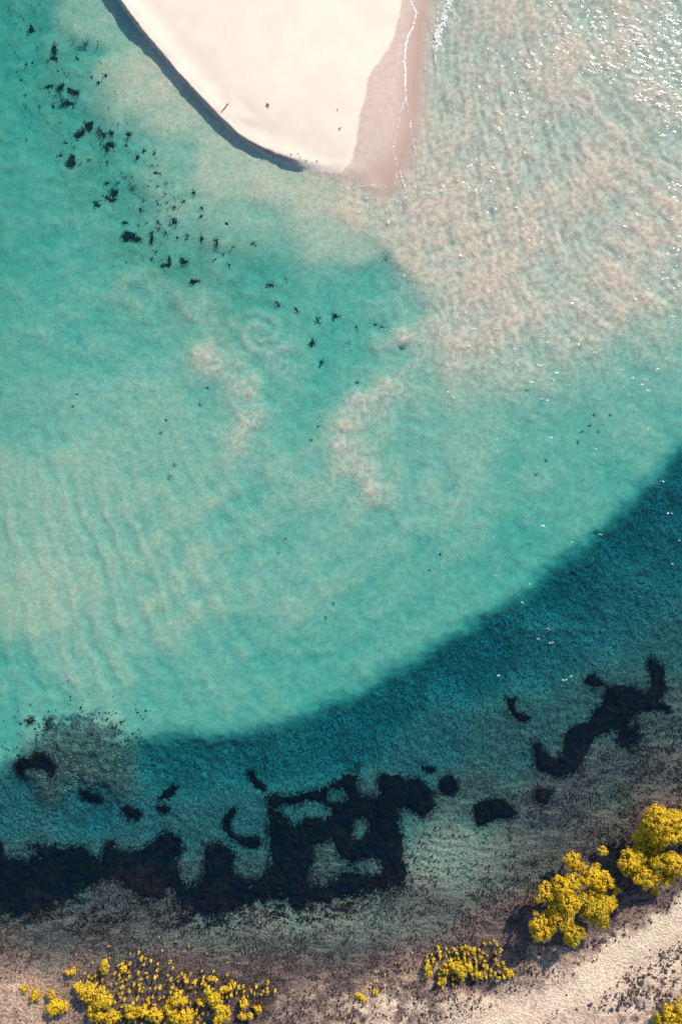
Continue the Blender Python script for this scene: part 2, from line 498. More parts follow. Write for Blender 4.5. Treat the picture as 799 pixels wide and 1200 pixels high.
# ------------------------------------------------------------------ ground: seabed, sandbank and shore from one lie of the land
gx = axis(X(-90), X(890), .155, 700)
gy = axis(Y(1290), Y(-90), .155, 700)
nx, ny = len(gx), len(gy)
GX, GY = np.meshgrid(gx, gy)
gpx, gpy = PX(GX).ravel(), PY(GY).ravel()
R = relief(gpx, gpy)
Z = R['z'].reshape(ny, nx)


def soften(a, r, times=3):
    """box blur over r cells each way"""
    for _ in range(times):
        for ax in (0, 1):
            p = np.pad(a, [(r + 1, r) if k == ax else (0, 0) for k in (0, 1)], mode='edge')
            c = np.cumsum(p, axis=ax)
            a = (np.take(c, range(2 * r + 1, c.shape[ax]), axis=ax) - np.take(c, range(0, c.shape[ax] - 2 * r - 1), axis=ax)) / (2 * r + 1)
    return a


# loose sand settles into soft shapes under the lagoon
wl = ((1 - R['dark']) * (1 - R['spit'])).reshape(ny, nx)
wl = np.minimum(wl, 1 - sstep(0, 1, R['spit'].reshape(ny, nx) * 4)) * sstep(-2, 8, R['sp']).reshape(ny, nx)
shg = R['sh'].reshape(ny, nx)
Z = Z * (1 - wl) + wl * (soften(Z, 1, 4) * (1 - shg) + soften(Z, 1, 1) * shg)
wi = sstep(-8, -34, R['sp']).reshape(ny, nx)
Z = Z * (1 - wi) + soften(Z, 14, 3) * wi
R['z'] = Z.ravel()
verts = np.stack([GX.ravel(), GY.ravel(), R['z']], 1)
dzx = np.gradient(Z, gx, axis=1)
dzy = np.gradient(Z, gy, axis=0)
R['slope'] = np.hypot(dzx, dzy).ravel()
M = masks(gpx, gpy, R)
# light under the sandy lagoon is soft (stirred sand hangs in the water), so its floor is smoothed
tilt = 1 - (1 - R['dark']) * (1 - R['spit']) * (.70 - .45 * R['sh'])
NRM = np.stack([-dzx.ravel() * tilt, -dzy.ravel() * tilt, np.ones(nx * ny)], 1)
NRM /= np.linalg.norm(NRM, axis=1)[:, None]
ii = (np.arange(ny - 1)[:, None] * nx + np.arange(nx - 1)[None, :]).ravel()
quads = np.stack([ii, ii + 1, ii + nx + 1, ii + nx], 1)
qs, qz = R['spit'][ii], R['z'][ii]
is_spit = (qs > .5) & (qz > -.03)
is_shore = (R['dark'][ii] > .5) & (qz > 0.0) & ~is_spit
for name, sel, lab, cat in (('seabed', ~is_spit & ~is_shore, 'sandy seabed under clear turquoise water with weed growing beyond the drop-off', 'seabed'),
                            ('sandbank', is_spit, 'pale dry sandbank with a pink wet edge reaching in from the top', 'sandbank'),
                            ('shore', is_shore, 'brown muddy shore turning to pale sand along the bottom', 'shore')):
    q = quads[sel]
    used = np.unique(q)
    remap = np.full(nx * ny, -1, np.int64)
    remap[used] = np.arange(len(used))
    me = mesh_np(name, verts[used], [remap[q]], True)
    for k, v in M.items():
        attr(me, k, v[used])
    me.normals_split_custom_set_from_vertices(NRM[used].astype(np.float32))
    obj(name, me, GROUND, kind='structure', label=lab, cat=cat)

# ------------------------------------------------------------------ water
w = NT('water')
P = w.pos()
chop = w.attr('chop')
mp = w.n('ShaderNodeMapping')
mp.inputs['Rotation'].default_value = (0, 0, math.radians(-40))
mp.inputs['Scale'].default_value = (1.0, 1.7, 1.0)
w.put(mp.inputs['Vector'], P)
r1 = w.noise(mp.outputs[0], .95, 1, .5, .5)
r2 = w.noise(mp.outputs[0], 2.6, 1, .5, .3)
hh = w.math('ADD', w.math('MULTIPLY', r1, 1.0), w.math('MULTIPLY', r2, .22))
nb = w.n('ShaderNodeBump')
nb.inputs['Distance'].default_value = .30
gust = w.mapr(w.noise(P, .085, 3, .6), .40, .62, .34, 1.0)
w.put(nb.inputs['Strength'], w.math('MULTIPLY', w.mapr(chop, 0, 1, .22, .74, False), gust))
w.put(nb.inputs['Height'], hh)
fr = w.n('ShaderNodeFresnel')
back = w.n('ShaderNodeNewGeometry').outputs['Backfacing']
w.put(fr.inputs['IOR'], w.mapr(back, 0, 1, 1.333, 1 / 1.333, False))   # air-side reflectance from either side: unrefracted rays must not meet total reflection
w.put(fr.inputs['Normal'], nb.outputs[0])
gl = w.n('ShaderNodeBsdfGlossy')
gl.inputs['Roughness'].default_value = .17
w.put(gl.inputs['Normal'], nb.outputs[0])
tr = w.n('ShaderNodeBsdfTransparent')
mx = w.n('ShaderNodeMixShader')
w.put(mx.inputs[0], fr.outputs[0])
w.put(mx.inputs[1], tr.outputs[0])
w.put(mx.inputs[2], gl.outputs[0])
w.put(w.out.inputs['Surface'], mx.outputs[0])
va = w.n('ShaderNodeVolumeAbsorption')
A = (.50, .088, .072)                  # per metre
va.inputs['Color'].default_value = (0, 1 - A[1] / A[0], 1 - A[2] / A[0], 1)
va.inputs['Density'].default_value = A[0]
w.put(w.out.inputs['Volume'], va.outputs[0])
WATER = w.m

wxs = axis(X(-60), X(860), .24, 690)
wys = axis(Y(1260), Y(-60), .24, 690)
wnx, wny = len(wxs), len(wys)
WXX, WYY = np.meshgrid(wxs, wys)
fx, fy = WXX.ravel(), WYY.ravel()
fpx, fpy = PX(fx), PY(fy)
shs = sstep(70, -60, poly_sd(fpx, fpy, SHOAL)) * sstep(-10, 50, poly_sd(fpx, fpy, SPIT))
lag = sstep(900, 300, fpy) * .12
chopv = np.clip(shs + lag, 0, 1)
c, q = math.cos(math.radians(50)), math.sin(math.radians(50))
a1, a2 = fx * c + fy * q, -fx * q + fy * c
wz = chopv * (.03 * fbm(a1 / 1.6, a2 / 3.2, 3, 71, .55) + .014 * fbm(fx / .9, fy / .9, 2, 72))
edge = (np.abs(fpx - 399.5) > 470) | (np.abs(fpy - 600) > 670)
wz = np.where(edge, 0, wz)
# little wave running off the tip of the spit
tipd = seg_dist(fpx, fpy, [(462, 233), (500, 227), (545, 222), (590, 230)])
wz = wz + .06 * np.exp(-(tipd / 6) ** 2) * sstep(620, 480, fpx)
top = np.stack([fx, fy, wz], 1)
n0 = len(top)
jj = (np.arange(wny - 1)[:, None] * wnx + np.arange(wnx - 1)[None, :]).ravel()
tq = np.stack([jj, jj + 1, jj + wnx + 1, jj + wnx], 1)
# closed body: walls down to below the lowest ground, then a floor
rim = np.concatenate([np.arange(wnx), np.arange(1, wny) * wnx + wnx - 1, np.arange(wnx - 2, -1, -1) + (wny - 1) * wnx, np.arange(wny - 2, 0, -1) * wnx])
low = top[rim].copy()
low[:, 2] = -6
ln = len(rim)
li = n0 + np.arange(ln)
side = np.stack([rim, li, n0 + (np.arange(ln) + 1) % ln, np.roll(rim, -1)], 1)
cidx = n0 + ln
allv = np.concatenate([top, low, [[0, 0, -6]]])
floor = np.stack([n0 + (np.arange(ln) + 1) % ln, li, np.full(ln, cidx)], 1)
me = mesh_np('water', allv, [tq, side, floor], True)
attr(me, 'chop', np.concatenate([chopv, np.zeros(ln + 1)]))
obj('water', me, WATER, kind='structure', label='clear shallow turquoise sea water over sand and weed', cat='water')

ORD = ['nearest', 'second nearest', 'third nearest', 'fourth nearest', 'fifth nearest', 'sixth nearest', 'seventh nearest', 'eighth nearest', 'ninth nearest']


def rel_labels(points, marks, noun, far):
    """for each (x, y): '<noun> <direction> the <landmark>, <rank>', ranked by distance within that direction"""
    info, out = [], [None] * len(points)
    for a, b in points:
        m = min(marks, key=lambda k: (k[0] - a) ** 2 + (k[1] - b) ** 2)
        dx, dy = a - m[0], m[1] - b
        ang = math.degrees(math.atan2(dy, dx)) % 360
        side = ['right of', 'upper right of', 'above', 'upper left of', 'left of', 'lower left of', 'below', 'lower right of'][int((ang + 22.5) // 45) % 8]
        info.append((m[2], side, math.hypot(dx, dy)))
    for m, side in {(i[0], i[1]) for i in info}:
        idx = sorted([k for k, i in enumerate(info) if i[0] == m and i[1] == side], key=lambda k: info[k][2])
        for r, k in enumerate(idx):
            out[k] = f'{noun} {side} the {m}, ' + ((ORD[r] if len(idx) > 1 else 'only one') if r < len(ORD) else far)
    return out


# ------------------------------------------------------------------ seagrass beds
s_ = NT('seagrass')
P = s_.pos()
SEAGRASS = s_.surface(s_.principled(s_.mix(s_.mapr(s_.noise(P, .8, 5, .65), .40, .66), (.002, .005, .011), (.013, .009, .009)), 1.0, .0))
s_ = NT('seaweed')
P = s_.pos()
SEAWEED = s_.surface(s_.principled(s_.mix(s_.mapr(s_.noise(P, 2.0, 4), .35, .65), (.020, .026, .026), (.045, .045, .038)), 1.0, .0))


def ell(cx, cy, rx, ry, n=14, rot=0.0, wob=.14):
    out = []
    ph = random.random() * 6
    for k in range(n):
        a = 2 * math.pi * k / n
        r = 1 + wob * math.sin(2 * a + ph) + wob * .7 * math.sin(3 * a + 2 * ph)
        ux, uy = rx * r * math.cos(a), ry * r * math.sin(a)
        out.append((cx + ux * math.cos(rot) - uy * math.sin(rot), cy + ux * math.sin(rot) + uy * math.cos(rot)))
    return out


def blades(n, cx, cy, cz, r_len, r_wid, up=.6, flat=None):
    """n thin pointed leaves rooted at the given points"""
    d = RNG.normal(size=(n, 3))
    d[:, 2] = np.abs(d[:, 2]) * up + .15
    d /= np.linalg.norm(d, axis=1)[:, None]
    L = RNG.uniform(r_len[0], r_len[1], n)[:, None]
    W = RNG.uniform(r_wid[0], r_wid[1], n)[:, None]
    base = np.stack([cx, cy, cz], 1)
    t = np.cross(d, RNG.normal(size=(n, 3)))
    t /= np.linalg.norm(t, axis=1)[:, None] + 1e-9
    v = np.stack([base, base + d * L * .45 + t * W, base + d * L, base + d * L * .45 - t * W], 1).reshape(-1, 3)
    f = np.arange(n * 4).reshape(n, 4)
    return v, f


def seagrass(name, poly, holes, label, cat, mat, thick=.3, step=2.0, warp=2.4, soft=3.0, dens=16, fuzz=6.0, group=None, cut=None, fringe=()):
    poly = [place(a, b, -.8) for a, b in poly]
    holes = [[place(a, b, -.8) for a, b in h] for h in holes]
    xs = [p[0] for p in poly]
    ys = [p[1] for p in poly]
    m = 8
    ax = np.arange(min(xs) - m, max(xs) + m, step)
    ay = np.arange(min(ys) - m, max(ys) + m, step)
    AX, AY = np.meshgrid(ax, ay)

    def sd(a, b):
        x, y = X(a), Y(b)
        wa = a + warp * fbm(x / 1.2, y / 1.2, 4, 81, .6) + warp * 1.1 * fbm(x / .4, y / .4, 3, 83, .65)
        wb = b + warp * fbm(x / 1.2, y / 1.2, 4, 82, .6) + warp * 1.1 * fbm(x / .4, y / .4, 3, 84, .65)
        v = poly_sd(wa, wb, poly)
        for h in holes:
            v = np.maximum(v, -poly_sd(wa, wb, h))
        if cut is not None:
            v = v + cut(a, b)
        return v
    fa, fb = AX.ravel(), AY.ravel()
    S = sd(fa, fb)
    x, y = X(fa), Y(fb)
    bz = bed_z(fa, fb)
    h = thick * sstep(.5, -soft, S) * (.75 + .5 * fbm(x / .8, y / .8, 3, 85)) - .06
    zz = np.minimum(bz + h, np.maximum(-.10, bz + .02))
    nxx, nyy = len(ax), len(ay)
    k = (np.arange(nyy - 1)[:, None] * nxx + np.arange(nxx - 1)[None, :]).ravel()
    q = np.stack([k, k + nxx, k + nxx + 1, k + 1], 1)
    keep = (S[q] < .3).sum(1) >= 3
    q = q[keep]
    used = np.unique(q)
    remap = np.full(len(S), -1, np.int64)
    remap[used] = np.arange(len(used))
    V = np.stack([x, y, zz], 1)[used]
    F = remap[q]
    area = max(keep.sum() * (step * MPP) ** 2, .05)
    n = int(area * dens) + 12
    # tufts: over the whole patch, thinning outwards past its edge
    ca = RNG.uniform(min(xs) - m, max(xs) + m, n * 4)
    cb = RNG.uniform(min(ys) - m, max(ys) + m, n * 4)
    cs = sd(ca, cb)
    ok = RNG.random(len(cs)) < sstep(fuzz, -1, cs)
    ca, cb = ca[ok], cb[ok]
    zb = np.minimum(bed_z(ca, cb) + thick * .5 * sstep(1, -3, cs[ok]), -.15)
    bv, bf = blades(len(ca), X(ca), Y(cb), zb, (.18, .42), (.03, .07))
    ne = int((max(xs) - min(xs) + 2 * m) * (max(ys) - min(ys) + 2 * m) * MPP * MPP * 55)
    ea, eb = RNG.uniform(min(xs) - m, max(xs) + m, ne), RNG.uniform(min(ys) - m, max(ys) + m, ne)
    es = sd(ea, eb)
    ok = RNG.random(ne) < np.exp(-((es - .5) / (fuzz * .45)) ** 2)
    ea, eb = ea[ok], eb[ok]
    v2, f2 = blades(len(ea), X(ea), Y(eb), np.minimum(bed_z(ea, eb) + .02, -.1), (.14, .36), (.03, .06))
    bv, bf = np.concatenate([bv, v2]), np.concatenate([bf, f2 + len(bv)])
    for fp, nf in fringe:
        ga = RNG.uniform(min(p[0] for p in fp), max(p[0] for p in fp), nf)
        gb = RNG.uniform(min(p[1] for p in fp), max(p[1] for p in fp), nf)
        inside = sstep(6, -8, poly_sd(ga, gb, fp)) * sstep(-.25, .45, fbm(X(ga) / 2.2, Y(gb) / .7, 4, 93, .6))
        ok = RNG.random(nf) < inside
        ga, gb = ga[ok], gb[ok]
        v3, f3 = blades(len(ga), X(ga), Y(gb), np.minimum(bed_z(ga, gb) + .02, -.08), (.16, .45), (.04, .09), .35)
        bv, bf = np.concatenate([bv, v3]), np.concatenate([bf, f3 + len(bv)])
    if len(V):
        me = mesh_np(name, np.concatenate([V, bv]), [F, bf + len(V)], False)
    else:
        me = mesh_np(name, bv, [bf], False)
    return obj(name, me, mat, label=label, cat=cat, group=group)


BIG = [(-30, 990), (0, 988), (4, 1000), (24, 1004), (42, 990), (60, 993), (75, 995), (95, 992), (105, 1003), (118, 1010), (122, 990), (130, 985), (134, 995), (150, 998), (170, 995), (183, 985), (190, 979), (200, 977),
       (210, 985), (214, 997), (207, 1010), (212, 1028), (222, 1036), (240, 1025), (238, 1005), (240, 992), (255, 988), (268, 995), (275, 1003), (273, 1020), (285, 1028), (300, 1030), (312, 1025), (318, 1010),
       (316, 985), (314, 950), (313, 935), (322, 934), (340, 936), (362, 931), (380, 926), (395, 920), (403, 912), (418, 910), (420, 925), (424, 935), (437, 933), (447, 931), (443, 915), (445, 909), (452, 909), (465, 911),
       (490, 915), (506, 924), (509, 945), (497, 958), (485, 952), (478, 948), (465, 948), (468, 960), (468, 970), (473, 985), (472, 1005), (477, 1020), (474, 1030), (460, 1037), (440, 1045), (420, 1051), (400, 1058),
       (380, 1062), (350, 1066), (330, 1058), (300, 1060), (270, 1070), (245, 1076), (225, 1071), (207, 1064), (203, 1046), (185, 1052), (170, 1052), (155, 1041), (137, 1027), (120, 1031), (105, 1039), (90, 1049),
       (75, 1060), (60, 1068), (40, 1072), (20, 1075), (0, 1074), (-30, 1076)]
HOLES = [ell(24, 1001, 18, 8), [(318, 948), (328, 955), (345, 972), (360, 960), (375, 962), (388, 960), (388, 948), (368, 940), (345, 944)], ell(395, 935, 12, 8), ell(423, 971, 11, 12),
         [(368, 990), (390, 983), (395, 1000), (410, 1012), (430, 1005), (450, 1012), (448, 1022), (435, 1027), (415, 1020), (395, 1025), (375, 1035), (362, 1030), (365, 1010)]]


def fray(a, b):
    """the lower fringe of the big bed is thin and torn"""
    x, y = X(a), Y(b)
    return sstep(1022, 1050, b - .02 * (a - 300)) * sstep(120, 260, a) * (5 + 16 * fbm(x / 1.1, y / .8, 4, 88, .65)) + \
        sstep(1030, 1050, b) * sstep(110, 60, a) * (2 + 13 * fbm(x / 1.1, y / .8, 4, 89, .65)) + \
        sstep(330, 120, a) * np.maximum(0, 26 * fbm(x / 1.3, y / .9, 4, 91, .65) - 9)


seagrass('seagrass_bed', BIG, HOLES, 'huge near-black seagrass bed with a ring-shaped gap, stretching in from the lower left', 'seagrass', SEAGRASS, .38, 1.6, 3.2, 4, 14, 7, cut=fray,
         fringe=[([(200, 1040), (260, 1055), (330, 1045), (400, 1045), (470, 1030), (480, 1042), (400, 1075), (320, 1085), (240, 1092), (200, 1072)], 16000), ([(-20, 1030), (60, 1040), (130, 1020), (150, 1036), (90, 1062), (40, 1084), (-20, 1088)], 8000),
                 ([(60, 1075), (150, 1050), (200, 1060), (240, 1095), (160, 1085), (90, 1100)], 5000)])
SNAKE = [(624, 870), (632, 872), (644, 886), (652, 890), (660, 880), (661, 864), (673, 852), (689, 847), (702, 830), (710, 822), (709, 807), (721, 805), (741, 804), (751, 812), (765, 805), (760, 779), (764, 770), (773, 778),
         (781, 784), (778, 797), (783, 805), (773, 822), (785, 828), (783, 833), (767, 831), (747, 833), (738, 844), (734, 854), (725, 851), (709, 860), (696, 867), (683, 886), (676, 903), (660, 907), (644, 907), (631, 903), (626, 883)]
seagrass('seagrass_bed', SNAKE, [], 'long winding black seagrass bed shaped like a snake, above the mangroves', 'seagrass', SEAGRASS, .35, 1.6, 3.0, 3, 16, 6)
seagrass('seagrass_bed', [(720, 848), (745, 846), (752, 862), (745, 878), (732, 880), (722, 868)], [], 'faint thin seagrass patch tucked under the winding seagrass bed', 'seagrass', SEAGRASS, .15, 1.6, 6, 3, 22, 7,
         cut=lambda a, b: 1 + 7 * fbm(X(a) / .7, Y(b) / .7, 3, 90))
for poly, lab in [
    ([(514, 915), (520, 910), (530, 909), (536, 915), (537, 924), (532, 932), (523, 933), (516, 928)], 'round black seagrass clump just beyond the end of the big seagrass bed'),
    ([(493, 896), (499, 900), (512, 902), (513, 907), (504, 908), (496, 903)], 'small narrow seagrass scrap above the round black clump'),
    ([(555, 945), (562, 939), (575, 936), (590, 938), (600, 944), (605, 953), (598, 958), (585, 959), (575, 963), (562, 968), (556, 962)], 'oval black seagrass clump standing alone on pale rippled sand'),
    ([(625, 925), (635, 922), (646, 924), (644, 936), (636, 942), (626, 938)], 'small blurred square seagrass clump between the oval clump and the winding bed'),
    ([(684, 797), (690, 793), (697, 790), (703, 797), (711, 802), (700, 806), (689, 803)], 'leaf-shaped dark seagrass clump at the tip of the winding bed'),
    ([(593, 817), (600, 820), (608, 819), (604, 826), (606, 835), (615, 838), (624, 841), (616, 849), (607, 844), (599, 835), (595, 825)], 'thin crescent of dark seagrass alone in grey-blue water'),
    ([(16, 898), (22, 888), (35, 890), (40, 882), (50, 882), (60, 890), (68, 900), (62, 908), (50, 902), (40, 899), (28, 902), (25, 912), (18, 908)], 'black hooked seagrass clump on the rocky reef at the far left'),
    ([(92, 928), (100, 927), (110, 933), (118, 940), (114, 945), (104, 944), (96, 937)], 'slanting dark seagrass clump below the rocky reef'),
    ([(140, 948), (150, 946), (165, 953), (164, 961), (152, 962), (146, 955)], 'small dark seagrass clump next to a pale blue sand gap'),
    ([(183, 940), (190, 930), (200, 924), (207, 927), (203, 936), (192, 941)], 'upper of two small seagrass clumps above the big bed'),
    ([(182, 948), (192, 945), (200, 950), (194, 956), (184, 954)], 'lower of two small seagrass clumps above the big bed'),
    ([(288, 908), (294, 908), (300, 918), (312, 925), (310, 931), (300, 929), (291, 918)], 'short slanting seagrass clump between teal slope and big bed'),
    ([(262, 960), (268, 950), (277, 948), (275, 958), (268, 968), (270, 975), (280, 984), (300, 982), (307, 990), (300, 997), (285, 995), (270, 985), (260, 972)], 'hook-shaped dark seagrass clump curling round a pale sand spot'),
    ([(30, 842), (38, 840), (40, 846), (33, 850)], 'tiny dark weed clump at the top edge of the reef'),
    ([(52, 844), (60, 842), (62, 852), (55, 858)], 'second tiny weed clump along the top edge of the reef'),
    ([(415, 902), (420, 897), (424, 903), (419, 908)], 'tiny seagrass scrap touching the top of the big bed'),
]:
    seagrass('seagrass_clump', poly, [], lab, 'seagrass', SEAGRASS if 'tiny' not in lab else SEAWEED, .3, 1.2, 1.6, 2.5, 24, 3.5, group='seagrass clumps on the dark seabed')

# seaweed tufts on the lagoon sand
TUFTS = [(63, 56, 3, 5), (62, 66, 4, 2.5), (34, 30, 3, 4), (83, 104, 5, 4), (88, 107, 3, 2.5), (80, 118, 4, 3), (55, 98, 4, 2), (69, 100, 3, 3), (103, 145, 6, 4), (90, 155, 5, 4), (96, 151, 2.5, 3), (117, 152, 2, 4), (121, 156, 3, 2), (130, 154, 2, 3),
         (128, 167, 6, 3), (124, 171, 2.5, 3), (82, 187, 5, 7), (150, 156, 2.5, 2.2), (161, 183, 2.5, 2), (169, 176, 1.8, 2.4), (147, 168, 1.6, 1.6), (100, 50, 1.4, 1.6), (90, 66, 1.6, 1.6), (107, 89, 1.6, 2.4), (116, 97, 1.6, 2.4), (125, 90, 1.4, 2), (60, 121, 2, 1.6), (76, 165, 1.8, 1.6), (69, 179, 2, 2),
         (151, 274, 6, 5), (158, 279, 5, 3), (145, 277, 4, 3), (132, 223, 4, 5), (128, 231, 6, 2.5), (112, 237, 3, 3), (198, 304, 2, 6), (193, 310, 5, 3), (214, 304, 3.5, 3.5), (227, 329, 5, 3), (184, 203, 3.5, 1.6), (228, 226, 2.4, 2.4), (215, 237, 2.2, 2.2), (205, 243, 4, 1.1), (237, 245, 2, 2.2), (236, 254, 1.4, 2),
         (204, 259, 3, 3), (254, 283, 2, 3.5), (266, 262, 1.8, 1.8), (208, 278, 1.6, 1.4), (220, 276, 2, 1.2), (236, 280, 1.6, 3), (177, 278, 2.2, 7), (164, 245, 1.6, 2), (145, 259, 3, 1.6), (185, 194, 1.2, 1), (178, 194, 2, 1.6), (124, 212, 1.6, 1.4), (137, 212, 1.4, 1.4), (261, 296, 1.6, 1.6), (268, 309, 1.6, 1.4), (297, 285, 1.4, 1.8),
         (274, 289, 1.2, 1.2), (252, 303, 1.4, 1.4), (316, 332, 4.5, 1.6), (372, 375, 1.8, 4), (393, 369, 2.6, 3), (417, 382, 1.8, 1.2), (440, 379, 1.3, 1.6), (391, 387, 1.4, 1), (366, 401, 2, 4.5), (409, 402, 1.4, 1), (376, 424, 1.6, 4), (347, 362, 1.4, 4), (335, 326, 1.4, 1), (448, 382, 1.4, 1.2), (419, 448, 1.4, 1.4), (326, 356, 1.2, 3)]
for i in range(70):        # finer scraps among them
    t = random.random()
    a, b = 40 + 170 * t + random.gauss(0, 26), 60 + 240 * t + random.gauss(0, 26)
    if poly_sd(np.array([a]), np.array([b]), SPIT)[0] < 40:
        continue
    TUFTS.append((a, b, random.uniform(.7, 1.5), random.uniform(.7, 1.5)))


def nearest_words(a, b):
    if a < 115 and b < 130: return 'near the top left corner'
    if a < 175 and b < 200: return 'in the loose chain left of the sandbank'
    if a < 240 and b < 320: return 'on the green flat below the sandbank'
    if a < 320: return 'on pale sand below the sandbank tip'
    return 'beside the sandy eddy in mid lagoon'


BIGT = {0: 'slender upright tuft', 3: 'smooth oval tuft', 8: 'arched tuft', 9: 'forked tuft', 14: 'ragged double tuft', 16: 'faint speckled tuft', 30: 'largest tuft', 33: 'peaked tuft', 38: 'hooked tuft', 39: 'faint blurred tuft', 59: 'slanting narrow tuft', 61: 'plump tuft by the eddy'}
tuft_lab = rel_labels([(t[0], t[1]) for t in TUFTS], [(TUFTS[k][0], TUFTS[k][1], v) for k, v in BIGT.items()], 'dark seaweed scrap', 'one of the farther ones')
for i, (a, b, rx, ry) in enumerate(TUFTS):
    big = rx * ry > 6
    lab = (BIGT[i].replace('tuft', 'seaweed tuft') + ' ' + nearest_words(a, b)) if i in BIGT else tuft_lab[i].replace('scrap', 'tuft' if big else 'scrap')
    pol = ell(a, b, rx * 1.15, ry * 1.15, 10, random.uniform(-.4, .4), .22)
    seagrass('seaweed_tuft', pol, [], lab, 'seaweed', SEAWEED, .16, .9 if big else .6, 1.5 if big else .5, 1.2, 26, 1.6 if big else .8, group='seaweed tufts ' + nearest_words(a, b))

# fine specks of weed, combed into streaks by the current
nsp = 26000
ta = RNG.random(nsp)
sa_, sb_ = 20 + 190 * ta + RNG.normal(0, 34, nsp), 20 + 290 * ta + RNG.normal(0, 34, nsp)
al, ac = (sa_ * .5 + sb_ * .87) * MPP, (sa_ * .87 - sb_ * .5) * MPP
okk = (fbm(al / 3.5, ac / .7, 4, 111, .6) > .34 + .25 * RNG.random(nsp)) & (poly_sd(sa_, sb_, SPIT) > 45)
sa_, sb_ = sa_[okk], sb_[okk]
v, f = blades(len(sa_), X(sa_), Y(sb_), bed_z(sa_, sb_) + .01, (.08, .22), (.02, .045), .4)
obj('weed_specks', mesh_np('weed_specks', v, [f]), SEAWEED, kind='stuff', label='fine dark specks of weed combed into streaks on the sand, upper left', cat='weed')

# ------------------------------------------------------------------ breathing roots and stones on the mud
s_ = NT('root_bark')
P = s_.pos()
BARK = s_.surface(s_.principled(s_.mix(s_.mapr(s_.noise(P, 6.0, 3), .35, .65), (.020, .015, .016), (.066, .048, .041)), .9, .1))
s_ = NT('stone')
oi = s_.n('ShaderNodeObjectInfo').outputs['Random']
STONE = s_.surface(s_.principled(s_.mix(oi, (.030, .030, .042), (.10, .085, .085)), .85, .2))


def scatter_roots(n):
    a = RNG.uniform(-60, 860, n)
    b = RNG.uniform(840, 1260, n)
    Rr = relief(a, b)
    x, y = X(a), Y(b)
    clump = fbm(x / 1.6, y / 1.1, 3, 95, .6) + .55 * fbm(x / 6, y / 6, 2, 96)
    d = -Rr['z']
    p = sstep(1.0, .35, d) * sstep(-.9, -.3, d) * (1 - .35 * sstep(.1, -.2, d))
    pathd = seg_dist(a, b, PATH)
    p = p * sstep(.0, .6, clump + .30) * (1 - .97 * sstep(26, 10, pathd)) * (1 - .8 * np.clip(Rr['rip'], 0, 1)) * (Rr['dark'] > .9)
    p = p * (1 - .9 * sstep(170, 40, a) * sstep(1105, 1150, b))
    stony = sstep(0, 25, (a - 640) * .75 + (b - 1165) * 1.0) * sstep(1185, 1165, b) * sstep(12, 30, pathd) * (a > 640)
    p = np.maximum(p, .8 * stony * sstep(-.1, .3, clump))
    ok = RNG.random(n) < p
    return a[ok], b[ok], Rr['z'][ok]


ra, rb, rz = scatter_roots(125000)
n = len(ra)
big = RNG.random(n) ** 3
hr = .08 + .14 * RNG.random(n) + .10 * big
wr = .035 + .045 * RNG.random(n) + .12 * big
ang = RNG.uniform(0, 6.28, n)
base = np.stack([X(ra), Y(rb), rz - .02], 1)
ringv = []
for k in range(4):
    aa = ang + k * math.pi / 2
    rr = wr * RNG.uniform(.7, 1.3, n)
    ringv.append(base + np.stack([np.cos(aa) * rr, np.sin(aa) * rr, np.zeros(n)], 1))
tip = base + np.stack([RNG.normal(0, .04, n), RNG.normal(0, .04, n), hr], 1)
V = np.stack(ringv + [tip], 1).reshape(-1, 3)
o5 = np.arange(n) * 5
F = np.concatenate([np.stack([o5 + k, o5 + (k + 1) % 4, o5 + 4], 1) for k in range(4)])
obj('breathing_roots', mesh_np('breathing_roots', V, [F]), BARK, kind='stuff', label='countless dark mangrove breathing roots speckling the mud and shallows', cat='roots')


# rubble of the little reef at the edge of the drop-off
n = 9000
qa, qb = RNG.normal(92, 34, n), RNG.normal(890, 24, n)
keep = fbm(X(qa) / 1.3, Y(qb) / 1.3, 3, 101, .6) - .05 > RNG.normal(0, .12, n)
qa, qb = qa[keep], qb[keep]
n = len(qa)
qz = bed_z(qa, qb)
ang = RNG.uniform(0, 6.28, n)
wr = .06 + .14 * RNG.random(n) ** 3
base = np.stack([X(qa), Y(qb), qz - .03], 1)
ringv = []
for k in range(5):
    aa = ang + k * math.pi * .4
    rr = wr * RNG.uniform(.7, 1.3, n)
    ringv.append(base + np.stack([np.cos(aa) * rr, np.sin(aa) * rr, np.zeros(n)], 1))
tip = base + np.stack([RNG.normal(0, .03, n), RNG.normal(0, .03, n), .03 + wr * .7], 1)
V = np.stack(ringv + [tip], 1).reshape(-1, 3)
o6 = np.arange(n) * 6
F = np.concatenate([np.stack([o6 + k, o6 + (k + 1) % 5, o6 + 5], 1) for k in range(5)])
r_ = NT('reef_rubble')
RUBBLE = r_.surface(r_.principled(r_.mix(r_.mapr(r_.noise(r_.pos(), 1.2, 4, .6), .38, .62), (.035, .03, .03), (.19, .145, .12)), .95, .05))
obj('reef_rubble', mesh_np('reef_rubble', V, [F]), RUBBLE, kind='stuff', label='brown broken rubble of the small reef at the drop-off, far left', cat='reef')


